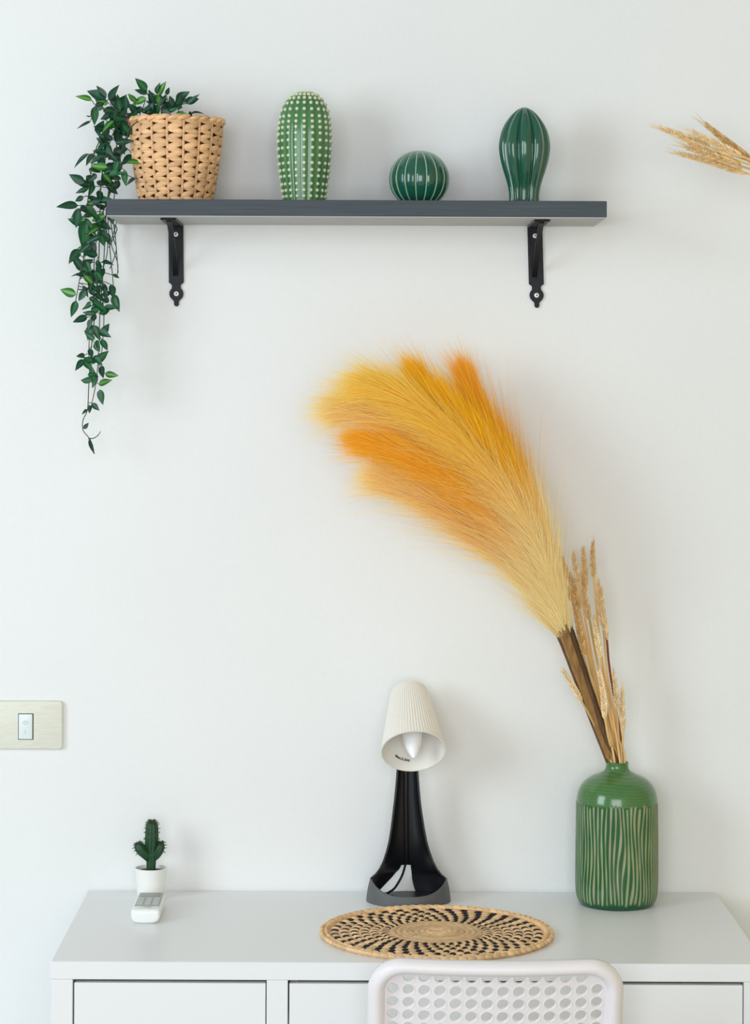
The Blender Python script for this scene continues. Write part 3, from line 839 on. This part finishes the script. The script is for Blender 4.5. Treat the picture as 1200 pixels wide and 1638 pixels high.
wheat('golden wheat ear just right of the pampas edge, thickest of the top ears', (893, 878), (911, 930), -0.075, 0.35, (950, 1090, -0.08), slot=-0.008, width=0.0076)
wheat('golden wheat ear half sunk in the pampas edge at its lower right', (884, 890), (915, 960), -0.09, 0.25, (948, 1080, -0.08), slot=-0.005)
wheat('pale wheat ear standing between the golden ear and the upright pair', (916, 884), (927, 940), -0.085, 0.65, (955, 1090, -0.08), slot=-0.002)
wheat('second tallest wheat ear, upright and dull gold, left of the tallest', (932, 876), (936, 948), -0.07, 0.4, (962, 1095, -0.075), slot=0.001)
wheat('tallest wheat ear in the vase, thin and standing alone', (949, 866), (950, 922), -0.075, 0.35, (964, 1060, -0.075), slot=0.006, width=0.0048)
wheat('pale fluffy wheat ear directly below the tallest thin ear', (957, 928), (965, 1000), -0.085, 0.85, (973, 1090, -0.08), slot=0.010, awn=0.018)
wheat('pale wheat ear on a dark red bare stem', (962, 940), (971, 1024), -0.09, 0.6, (976, 1075, -0.085), M_red, slot=0.012, width=0.005)
wheat('brown braided wheat ear at the foot of the pampas plumes', (918, 962), (935, 1048), -0.105, 0.2, (957, 1120, -0.095), slot=-0.003, width=0.0076)
wheat('cream wheat ear hanging mid-bunch above another cream ear', (949, 985), (961, 1052), -0.10, 0.95, (970, 1120, -0.092), slot=0.004)
wheat('lowest cream wheat ear in front of the straw stems', (958, 1072), (968, 1148), -0.112, 1.0, (976, 1190, -0.1), slot=0.003, width=0.0076)
wheat('short pale wheat ear sticking out left of the brown stems', (900, 1072), (931, 1122), -0.10, 0.85, (955, 1168, -0.095), slot=-0.010)
wheat('short wheat ear behind the shortest one, right of the bunch', (980, 1072), (987, 1140), -0.095, 0.75, (990, 1180, -0.09), slot=0.009, width=0.005)
wheat('shortest wheat ear, outermost on the right of the vase bunch', (996, 1100), (997, 1170), -0.09, 0.8, (996, 1198, -0.09), slot=0.013, width=0.005)
wheat('dull gold wheat ear tucked between pampas edge and brown braided ear', (912, 918), (927, 975), -0.08, 0.45, (953, 1090, -0.08), slot=0.0)
wheat('small wheat ear midway down the bunch behind the cream ears', (931, 940), (943, 990), -0.08, 0.45, (962, 1090, -0.08), slot=0.006)

# pampas: a brown stem and a plume of uncountable hairs each
M_plume = attr_mat('pampas hair', 0.9, 0, 0.08, 0.0)
C_base, C_gold, C_org, C_yel, C_pale = lin(255, 234, 176), lin(255, 198, 40), lin(255, 188, 66), lin(255, 222, 112), lin(255, 232, 168)
rp = random.Random(8)


def pampas(label, path, slot, cols, spread, nfib, droop=(0, 0, -1), dk=0.35, tipfan=1.0):
    a = P(*path[0])
    e = Vector((mouth.x + slot, VY + rp.uniform(-0.006, 0.006), mouth.z))
    d = (e - a).normalized(); low = e + d * ((T + 0.03 - e.z) / d.z * 0.55); low.x = min(low.x, vc.x + 0.045)
    root = thing('pampas_stem', label, 'pampas grass', low, 'pampas plumes in the green vase')
    axp = spline([P(*p) for p in path], 40)
    st = [low, e, e.lerp(a, 0.5) + Vector((0, 0, -0.002))] + [axp[0], axp[6]]
    MB().tube(spline(st, 20), [0.0038] * 4 + [0.0045] * 8 + [0.0052] * 4 + [0.003] * 4, 8, flat=0.6, ref=(0, 1, 0)).build('stem', M_brown2 if slot in (-0.012, -0.002, 0.0) else M_brown, root)
    m = MB(); V = []; Fc = []; Cc = []
    for i in range(nfib):
        t = rp.random() ** 0.95; wild = rp.random() < 0.14; q = t * 38.99; k = int(q); u = q - k
        c = axp[k].lerp(axp[k + 1], u); tg = (axp[min(k + 2, 39)] - axp[max(k - 1, 0)]).normalized()
        r0 = Vector((rp.gauss(0, 1), rp.gauss(0, 1), rp.gauss(0, 1))); r0 = (r0 - tg * r0.dot(tg)).normalized()
        ang = spread * (0.25 + 0.75 * rp.random()) * (1.1 - 0.5 * t) * min(1, 0.62 + t * 1.3)
        L = (0.075 + 0.06 * math.sin(PI * min(1, t * 0.9 + 0.12))) * rp.uniform(0.5, 1.25)
        if wild: L *= 1.3; ang *= 1.5
        if t > 0.8: L *= 1 - 0.3 * (t - 0.8) / 0.2 * rp.random() * 2; ang *= 1 + 0.6 * (t - 0.8) / 0.2 * tipfan
        dr = tg * math.cos(ang) + r0 * math.sin(ang)
        w = rp.uniform(0.00024, 0.0005)
        sag = Vector(droop) * dk * L * rp.uniform(0.3, 1.2)
        curl = r0 * L * 0.18 * rp.uniform(-1.0, 0.6)
        view = (c - Vector((0, -D, ZC))).normalized()
        sd = dr.cross(Vector((rp.gauss(-0.15, .3), 1, rp.gauss(-0.1, .3)))).normalized()
        tip_t = t + 0.25 * rp.random()
        col0 = mix(C_base, cols[0], min(1, max(0, (t - 0.16) / 0.22))); col1 = mix(C_base, cols[1], min(1, max(0, (tip_t - 0.26) / 0.25)))
        j = rp.uniform(0.93, 1.08); b = len(V); S = 4
        for n in range(S + 1):
            f = n / S; p = c + dr * L * f + sag * f * f + curl * f * f
            ww = w * (1 - 0.8 * f); cc = mix(col0, col1, f); cc = (min(1, cc[0] * j), min(1, cc[1] * j), min(1, cc[2] * j), 1)
            if n < S: V += [p - sd * ww, p + sd * ww]; Cc += [cc, cc]
            else: V.append(p); Cc.append(cc)
        for n in range(S - 1): Fc.append((b + 2 * n, b + 2 * n + 1, b + 2 * n + 3, b + 2 * n + 2))
        Fc.append((b + 2 * S - 2, b + 2 * S - 1, b + 2 * S))
    m.v = V; m.f = Fc; m.c = Cc; m.mi = [0] * len(Fc)
    o = m.build('plume', M_plume, root, sharp=180); o['kind'] = 'stuff'


NF = 7500
pampas('pampas plume with the lowest tip, fraying out pale orange below the others', [(900, 1028, -.10), (846, 930, -.12), (766, 850, -.14), (690, 797, -.15), (636, 772, -.15)], -0.012, (C_org, C_pale), 0.50, NF, (-0.5, 0, -0.5), 0.22)
pampas('orange pampas plume ending in a blunt tip under the thin curved one', [(903, 1024, -.12), (850, 900, -.15), (765, 800, -.18), (680, 742, -.19), (600, 712, -.19)], -0.008, (C_gold, C_org), 0.48, NF, (-0.6, 0, -0.3), 0.22)
pampas('pampas plume arching over to a thin drooping tip, reaching furthest from the vase', [(905, 1022, -.11), (850, 880, -.14), (760, 760, -.16), (675, 694, -.17), (610, 662, -.17), (580, 657, -.17)], -0.010, (C_gold, C_pale), 0.44, NF, (-0.4, 0, -0.8), 0.3)
pampas('pale yellow pampas plume with a broad rounded tip', [(908, 1020, -.13), (862, 880, -.17), (785, 765, -.20), (705, 680, -.21), (652, 640, -.21), (622, 627, -.21)], -0.006, (C_gold, C_yel), 0.46, NF, (-0.5, 0, -0.7), 0.3)
pampas('golden pampas plume with a narrow tip left of the tallest', [(912, 1022, -.10), (868, 880, -.12), (800, 760, -.13), (728, 676, -.13), (686, 620, -.13)], -0.004, (C_gold, C_gold), 0.34, NF, (-0.3, 0, -0.1), 0.2)
pampas('short golden pampas plume, its tip in the notch between two upright plumes', [(915, 1022, -.12), (872, 880, -.15), (815, 770, -.17), (760, 700, -.175), (722, 655, -.175)], -0.002, (C_gold, C_gold), 0.40, NF, (-0.3, 0, -0.2), 0.2)
pampas('deep golden pampas plume with the tallest tip, along the upper right edge', [(918, 1022, -.09), (872, 890, -.105), (829, 770, -.11), (786, 690, -.11), (757, 622, -.11)], 0.0, (C_org, C_org), 0.31, NF, (-0.3, 0, -0.1), 0.15)

# second bunch, reaching in at the upper right
GE = 'wheat stalks reaching in at the upper right'
for lb, tip, bot, y, tn, en in (
        ('wheat ear with the furthest reaching tip of the upper right bunch', (1056, 205), (1136, 236), -0.20, 0.75, (1420, 330)),
        ('reddish-brown wheat ear on top of the upper right bunch', (1129, 199), (1204, 258), -0.19, 0.25, (1420, 322)),
        ('lowest wheat ear of the upper right bunch', (1086, 246), (1190, 276), -0.21, 0.55, (1420, 345)),
        ('pale wheat ear in the middle of the upper right bunch', (1092, 222), (1172, 254), -0.22, 0.7, (1420, 335)),
        ('pale bristly wheat ear under the reddish-brown one, upper right bunch', (1108, 212), (1186, 250), -0.21, 0.9, (1420, 328)),
        ('golden wheat ear just above the lowest one, upper right bunch', (1098, 236), (1186, 266), -0.225, 0.45, (1420, 340))):
    wheat(lb, tip, bot, y, tn, None, None, P(en[0], en[1], -0.2), GE, 0.0088, awn=0.026)

# ------------------------------------------------------------------ placemat
M_mat = random_tone(mat('natural seagrass', lin(224, 188, 142), 0.7, 0.2, 120, 0.4, 260, 0.3), 0.18)
M_mdark = random_tone(mat('black dyed seagrass', lin(28, 24, 30), 0.65, 0.2, 120, 0.3, 260, 0.3), 0.25)
mc = P(698.5, 1490, -0.315); mc.z = T; mc.y = -0.3165; RM = 0.1835
pm = thing('placemat', 'round woven straw placemat with black checks, on the desk', 'placemat', mc)
MB().lathe([(RM - 0.006, 0.0003), (RM - 0.006, 0.0032)], 72).build('backing', M_mat, pm, origin=(0, 0, 0))
rmt = random.Random(5)


def chip(r0, r1, wd, h, skew=0.0):
    """pillow-shaped strand lying radially, at angle 0 (towards -y)"""
    m = MB(); vs = []; fs = []; NX, NY = 4, 4
    for j in range(NY + 1):
        for i in range(NX + 1):
            u, v = -1 + 2 * i / NX, -1 + 2 * j / NY
            r = (r0 + r1) / 2 + v * (r1 - r0) / 2
            x = u * wd / 2 * (1 - 0.2 * abs(v) ** 3) + skew * v
            vs.append((x, -r, 0.0030 + h * max(0, (1 - u ** 4)) * max(0.0, 1 - abs(v) ** 3.0)))
    for j in range(NY):
        for i in range(NX):
            a = j * (NX + 1) + i; fs.append((a, a + NX + 1, a + NX + 2, a + 1))
    return m.add(vs, fs)


NCH = 38; rings = 6; ri, ro = 0.073, 0.166
pitch = (ro - ri) / rings
for j in range(rings):
    r0 = ri + j * pitch; r1 = r0 + pitch * 0.98; rmid = (r0 + r1) / 2
    full = 2 * PI * rmid / NCH
    fd = 0.46 + 0.05 * (j == rings - 1) + 0.06 * (j == 0)
    lm = chip(r0, r1, full * (1 - fd) * 1.04, 0.0030, -0.001).mesh('straw_strand', M_mat, True, sharp=180)
    dm = chip(r0 + 0.001, r1 - 0.001, full * fd * 1.04, 0.0026, -0.001).mesh('dark_strand', M_mdark, True, sharp=180)
    for k in range(NCH):
        a = 2 * PI * (k + 0.33 * j + rmt.uniform(-0.06, 0.06)) / NCH
        put('straw_strand', lm, pm, Matrix.Rotation(a, 4, 'Z'))
        put('dark_strand', dm, pm, Matrix.Rotation(a + PI / NCH, 4, 'Z'))
for j in range(8):
    r = 0.004 + j * 0.009
    m = MB(); n = max(16, int(r * 900)); pts = []
    vs = []; fs = []; K = 6
    for k in range(n):
        t = 2 * PI * k / n; bump = 0.0006 * math.sin(k * 2.3 + j)
        for q in range(K):
            a = 2 * PI * q / K; rr = r + 0.0049 * math.cos(a)
            vs.append((rr * math.sin(t), -rr * math.cos(t), 0.0038 + (0.0022 + bump) * math.sin(a)))
    for k in range(n):
        for q in range(K):
            a, b = k * K + q, k * K + (q + 1) % K; c, d_ = ((k + 1) % n) * K + q, ((k + 1) % n) * K + (q + 1) % K
            fs.append((a, c, d_, b))
    m.add(vs, fs); m.build('centre_coil', M_mat, pm, origin=(0, 0, 0), sharp=70)
for q, (rr_, zz_) in enumerate(((0.1705, 0.0046), (0.1775, 0.0040))):
    m = MB(); m.tube([(-0.0075, -rr_ + 0.003, zz_ - 0.0012), (-0.0025, -rr_ - 0.0006, zz_ + 0.0004), (0.0025, -rr_ - 0.001, zz_ + 0.0004), (0.0085, -rr_ + 0.0014, zz_ - 0.0008)], [0.0022, 0.0036, 0.0036, 0.002], 7)
    rme = m.mesh('rim_strand', M_mat, True)
    for k in range(84): put('rim_strand', rme, pm, Matrix.Rotation(2 * PI * (k + q * 0.5) / 84, 4, 'Z'))

# ------------------------------------------------------------------ small potted cactus
M_pot = mat('white glazed pot', lin(238, 238, 234), 0.28)
M_cact = mat('dark green cactus skin', lin(20, 66, 36), 0.5, 0.35, 90, 0.4, 200)
M_spine = mat('olive spines', lin(64, 84, 50), 0.6)
KY = -0.062
kc = P(241.5, 1430, KY); kc.z = T; sk = (D + KY) / F
cact = thing('potted_cactus', 'little green two-armed cactus in a white pot', 'cactus', kc)
zr = P(241, 1387.5, KY).z - T
MB().lathe([(0.0205, 0), (0.0225, 0.0015), (0.0242, 0.02), (0.0262, zr - 0.003), (0.0266, zr - 0.0008), (0.0262, zr), (0.0252, zr), (0.0248, zr - 0.0015), (0.0235, zr - 0.012)], 48, caps=(True, False)).build('pot', M_pot, cact, origin=(0, 0, 0))
MB().lathe([(0.0236, zr - 0.0115), (0.0236, zr - 0.0062), (0.004, zr - 0.0055)], 32).build('soil', M_soil, cact, origin=(0, 0, 0))
rk2 = random.Random(2); spn = MB()


def cactus_limb(name, pts, rads, ribs, parent, ns=26, spines=True):
    """ribbed limb along pts (local to the pot), domed at the end"""
    pts = spline(pts, ns); rr = [p[0] for p in smooth_prof([(r, 0) for r in rads], ns)]
    m = MB(); vs = []; fs = []; n = ribs * 8; u = None
    for i, p in enumerate(pts):
        t = (pts[min(i + 1, ns - 1)] - pts[max(i - 1, 0)]).normalized()
        if u is None: u = Vector((1, 0, 0)) - t * t.x; u.normalize()
        else: u = (u - t * u.dot(t)).normalized()
        w = t.cross(u)
        for k in range(n):
            a = 2 * PI * k / n
            r = rr[i] * (0.86 + 0.14 * abs(math.cos(a * ribs / 2)) ** 0.7)
            vs.append(p + (u * math.cos(a) + w * math.sin(a)) * r)
        if spines and i % 2 == 0 and i > 5:
            for q in range(ribs):
                a = 2 * PI * q / ribs; nrm = u * math.cos(a) + w * math.sin(a); b = p + nrm * rr[i] * 0.98
                for e in range(4):
                    dd = (nrm + t * rk2.uniform(-0.3, 0.9) + nrm.cross(t) * rk2.uniform(-0.6, 0.6)).normalized()
                    spn.tube([b, b + dd * rk2.uniform(0.0025, 0.0052)], [0.00045, 0.00012], 4, False)
    for i in range(ns - 1):
        for k in range(n):
            a, c = i * n + k, i * n + (k + 1) % n; fs.append((a, c, c + n, a + n))
    fs.append(tuple((ns - 1) * n + k for k in range(n))); fs.append(tuple(range(n - 1, -1, -1)))
    m.add(vs, fs); return m.build(name, M_cact, parent, origin=(0, 0, 0), sharp=180)


kz = lambda py: P(241, py, KY).z - T
kx = lambda px: (px - 241.5) * sk
cactus_limb('body', [(kx(241.5), 0, zr - 0.008), (kx(241.5), 0, kz(1370)), (kx(242), 0, kz(1350)), (kx(242.5), 0, kz(1330)), (kx(242.5), 0, kz(1318)), (kx(242.5), 0, kz(1313)), (kx(242.5), 0, kz(1312))],
            [0.0072, 0.0088, 0.0112, 0.0112, 0.0092, 0.0048, 0.0006], 7, cact)
cactus_limb('arm', [(kx(239), -.002, kz(1374)), (kx(233), -.004, kz(1366)), (kx(226), -.006, kz(1358)), (kx(222), -.006, kz(1351)), (kx(220.5), -.006, kz(1347.5)), (kx(220.2), -.006, kz(1346.8))], [0.006, 0.0084, 0.0092, 0.0082, 0.0042, 0.0006], 6, cact, 18)
cactus_limb('arm', [(kx(244), 0.001, kz(1374)), (kx(250), -.001, kz(1366)), (kx(255), -.002, kz(1357)), (kx(257), -.002, kz(1350)), (kx(257), -.002, kz(1346.5)), (kx(257), -.002, kz(1345.8))], [0.006, 0.0080, 0.0082, 0.0066, 0.0034, 0.0006], 6, cact, 18)
o = spn.build('spines', M_spine, cact, origin=(0, 0, 0)); o['kind'] = 'stuff'

# ------------------------------------------------------------------ remote control
M_rem = mat('white remote plastic', lin(236, 238, 236), 0.35)
M_lcd = mat('grey display', lin(128, 134, 130), 0.3)
M_btn = mat('grey button', lin(192, 196, 192), 0.45)
M_remg = mat('light grey key field', lin(172, 176, 172), 0.5)
q0, q1 = P(209, 1476, -0.252), P(256, 1476, -0.252)
rw_ = (q1.x - q0.x) / 2; rx = (q0.x + q1.x) / 2
y0r, y1r = -0.252, -0.125; hr = 0.0225
rem = thing('remote_control', 'white remote control lying in front of the cactus pot', 'remote control', (rx, (y0r + y1r) / 2, T))
hl = (y1r - y0r) / 2
m = MB(); vs = []; fs = []; NSX = 32; NYY = 22
for i in range(NYY + 1):
    v = -1 + 2 * i / NYY; y = v * hl
    v = -1 + 2 * (i / NYY) ** 1.8; y = v * hl
    e = max(0, (abs(v) - 0.93) / 0.07); tp = math.sqrt(max(0.0, 1 - e * e)) if v < 0 else 1 - 0.12 * e
    wv = rw_ * (0.78 + 0.22 * tp) if v < 0 else rw_ * (1 - 0.06 * e)
    hv = hr * ((0.80 + 0.20 * tp) if v < 0 else 1.0); lo = (0.0045 * (1 - tp)) if v < 0 else 0.0
    for k in range(NSX):
        a = 2 * PI * k / NSX; c, s = math.cos(a), math.sin(a)
        ex = 0.42 if s < 0 else 0.16
        x = wv * math.copysign(abs(c) ** (0.45 if s < 0 else 0.3), c)
        zc = 0.66 * hv; z = zc + (zc - lo if s < 0 else hv - zc) * math.copysign(abs(s) ** (0.9 if s < 0 else 0.5), s)
        vs.append((x, y, z + 0.0001))
for i in range(NYY):
    for k in range(NSX):
        a, c = i * NSX + k, i * NSX + (k + 1) % NSX; fs.append((a, c, c + NSX, a + NSX))
fs += [tuple(range(NSX - 1, -1, -1)), tuple(NYY * NSX + k for k in range(NSX))]
m.add(vs, fs); m.build('body', M_rem, rem, origin=(0, 0, 0), sharp=60)
kf = MB().box((-rw_ * 0.84, -hl * 0.62, hr - 0.0006), (rw_ * 0.84, hl * 0.97, hr + 0.0004), 0.0003).build('key_field', M_remg, rem, False, origin=(0, 0, 0))
MB().box((-rw_ * 0.66, hl * 0.42, hr + 0.0002), (rw_ * 0.66, hl * 0.92, hr + 0.0009), 0.0002).build('display', M_lcd, rem, False, origin=(0, 0, 0))
for r_ in range(3):
    for c_ in range(3):
        bx = (-0.54 + 0.54 * c_) * rw_; by = hl * (0.22 - 0.29 * r_)
        MB().box((bx - rw_ * 0.22, by - hl * 0.09, hr + 0.0002), (bx + rw_ * 0.22, by + hl * 0.09, hr + 0.0016), 0.0005).build('button', M_btn, rem, False, origin=(0, 0, 0))
m = MB(); m.lathe([(0.008, 0.0), (0.008, 0.0014), (0.007, 0.0018)], 20); o = m.build('oval_button', M_btn, rem, origin=(0, 0, 0)); o.location = (0, -hl * 0.73, hr - 0.0006); o.scale = (0.95, 0.8, 1)

# ------------------------------------------------------------------ chair
M_chair = mat('white chair plastic', lin(236, 231, 232), 0.38, 0.02, 12, 0, None, 0.4)
M_tube = mat('white lacquered steel', lin(238, 238, 238), 0.3)
TILT = math.radians(17); YT = -0.655
top = P(794, 1533, YT)
HWc = (P(1000, 1600, YT).x - P(588, 1600, YT).x) / 2; xch = (P(1000, 1600, YT).x + P(588, 1600, YT).x) / 2
BHt = 0.31                                            # height of the backrest
chair = thing('chair', 'white plastic chair with perforated backrest, pushed up to the desk', 'chair', (xch, YT + 0.25, 0))
ztopc = top.z


def bk_map(u, v, w):
    """u across, v up from the top edge (0 at the top, negative below), w towards the viewer"""
    bul = 0.016 * (1 - (u / HWc) ** 2)
    y = YT - v * math.sin(TILT) - (w + bul) * math.cos(TILT); z = ztopc + v * math.cos(TILT) - (w + bul) * math.sin(TILT) * 0.6
    return Vector((xch + u, y, z))


# rim swept round the top and both sides: section (in = towards the panel, w)
RC = 0.052; path = []
path.append((-HWc, -BHt, (-1, 0)))
for k in range(1, 12): path.append((-HWc, -BHt + (BHt - RC) * k / 11, (-1, 0)))
for k in range(1, 10): a = PI - PI / 2 * k / 9; path.append((-HWc + RC + RC * math.cos(a), -RC + RC * math.sin(a), (math.cos(a), math.sin(a))))
for k in range(1, 16): path.append((-HWc + RC + (2 * HWc - 2 * RC) * k / 16, 0, (0, 1)))
for k in range(0, 10): a = PI / 2 - PI / 2 * k / 9; path.append((HWc - RC + RC * math.cos(a), -RC + RC * math.sin(a), (math.cos(a), math.sin(a))))
for k in range(1, 13): path.append((HWc, -RC - (BHt - RC) * k / 12, (1, 0)))
sec = [(0.001, -0.012), (0.0, -0.004), (0.0012, 0.004), (0.0045, 0.0095), (0.010, 0.0118), (0.0155, 0.0105), (0.019, 0.006), (0.022, -0.004), (0.0235, -0.010), (0.0225, -0.012), (0.012, -0.014)]
m = MB(); vs = []; fs = []; NSn = len(sec)
for u, v, (nu, nv) in path:
    side = abs(nu)
    for ins, w in sec:
        i2 = ins * (1.0 + 0.12 * side)
        vs.append(bk_map(u - nu * i2, v - nv * i2, w))
for i in range(len(path) - 1):
    for k in range(NSn):
        a, c = i * NSn + k, i * NSn + (k + 1) % NSn; fs.append((a, a + NSn, c + NSn, c))
fs += [tuple(range(NSn)), tuple((len(path) - 1) * NSn + NSn - 1 - k for k in range(NSn))]
m.add(vs, fs); m.build('backrest_rim', M_chair, chair, sharp=180)
# perforated panel
pu, pvv = 0.0222, 0.0202; NH, NVr = 14, 13
u0 = P(629, 1585, YT).x - xch; v_first = -0.0278
m = MB(); KS = 20; cache = {}


def vid(key, u, v, w):
    if key not in cache: cache[key] = len(m.v); m.v.append(bk_map(u, v, w)); m.c.append((1, 1, 1, 1))
    return cache[key]


def face(ids): m.f.append(tuple(ids)); m.mi.append(0)


TP = 0.005; WF = -0.004                                     # front face of the panel
for r in range(NVr):
    for c in range(NH):
        uc = u0 + pu * c; vcn = v_first - pvv * r
        hole = not (r == 0 and c in (0, NH - 1)); rad = 0.0078
        outer = []
        for k in range(KS):
            a = 2 * PI * k / KS + PI / 4; mx_ = max(abs(math.cos(a)), abs(math.sin(a)))
            ou, ov = math.cos(a) / mx_ * pu / 2, math.sin(a) / mx_ * pvv / 2
            outer.append((uc + ou, vcn + ov))
        key = lambda p, w: (round(p[0] * 1e5), round(p[1] * 1e5), w)
        of = [vid(key(p, 0), p[0], p[1], WF) for p in outer]; ob = [vid(key(p, 1), p[0], p[1], WF - TP) for p in outer]
        if not hole: face(of); face(ob[::-1]); continue
        cir = lambda rr: [(uc + rr * math.cos(2 * PI * k / KS + PI / 4), vcn + rr * math.sin(2 * PI * k / KS + PI / 4)) for k in range(KS)]
        rings_ = [[vid((r, c, k, j), p[0], p[1], w) for k, p in enumerate(cir(rr))] for j, (rr, w) in enumerate(((rad * 1.22, WF), (rad * 1.16, WF + 0.0006), (rad * 1.04, WF), (rad, WF - 0.0015), (rad * 0.97, WF - TP)))]
        seq = [of] + rings_ + [ob]
        for A, B in zip(seq[:-1], seq[1:]):
            for k in range(KS): face((A[k], A[(k + 1) % KS], B[(k + 1) % KS], B[k]))
uL, uR = u0 - pu / 2, u0 + pu * (NH - 0.5); vT, vB = v_first + pvv / 2, v_first - pvv * (NVr - 0.5)
for (ua, ub, va, vb) in ((-HWc + 0.018, uL, -BHt, -0.012), (uR, HWc - 0.018, -BHt, -0.012), (uL, uR, vT, -0.008), (uL, uR, -BHt, vB)):
    nn = 24; vs = []; fs = []
    for w in (WF, WF - TP):
        for i in range(nn + 1):
            u = ua + (ub - ua) * i / nn
            vs += [bk_map(u, va, w), bk_map(u, vb, w)]
    for i in range(nn):
        a = 2 * i; fs.append((a, a + 2, a + 3, a + 1)); b = a + 2 * (nn + 1); fs.append((b + 1, b + 3, b + 2, b))
    m.add(vs, fs)
m.build('perforated_back', M_chair, chair, sharp=40)
# seat and steel legs
sy0 = YT + BHt * math.sin(TILT) - 0.02
m = MB(); pl = rrect(xch - 0.19, sy0 + 0.03, xch + 0.19, sy0 + 0.40, 0.06, 8); n = len(pl)
vs = [(x, y, z) for z, k_ in ((0.43, 0), (0.446, 0)) for x, y in pl] + [(xch + (x - xch) * 0.97, y * 0.985 + (sy0 + 0.2) * 0.015, 0.45) for x, y in pl]
fs = [(i * n + k, i * n + (k + 1) % n, (i + 1) * n + (k + 1) % n, (i + 1) * n + k) for i in range(2) for k in range(n)] + [tuple(2 * n + k for k in range(n)), tuple(n - 1 - k for k in range(n))]
m.add(vs, fs); m.build('seat', M_chair, chair)
for s in (-1, 1):
    x = xch + s * (HWc - 0.012)
    p = [bk_map(s * (HWc - 0.013), -0.08, -0.004), bk_map(s * (HWc - 0.013), -BHt, -0.004), Vector((x, sy0 + 0.03, 0.44)), Vector((x, sy0 - 0.01, 0.3)), Vector((x + s * 0.015, sy0 - 0.06, 0.0))]
    MB().tube(spline(p, 30), 0.0095, 12).build('leg', M_tube, chair)
    MB().tube(spline([(x, sy0 + 0.10, 0.425), (x, sy0 + 0.33, 0.425), (x, sy0 + 0.375, 0.40), (x + s * 0.012, sy0 + 0.40, 0.2), (x + s * 0.015, sy0 + 0.42, 0)], 30), 0.0095, 12).build('leg', M_tube, chair)
MB().tube([(xch - HWc + 0.01, sy0 + 0.12, 0.422), (xch + HWc - 0.01, sy0 + 0.12, 0.422)], 0.009, 10).build('seat_rail', M_tube, chair)
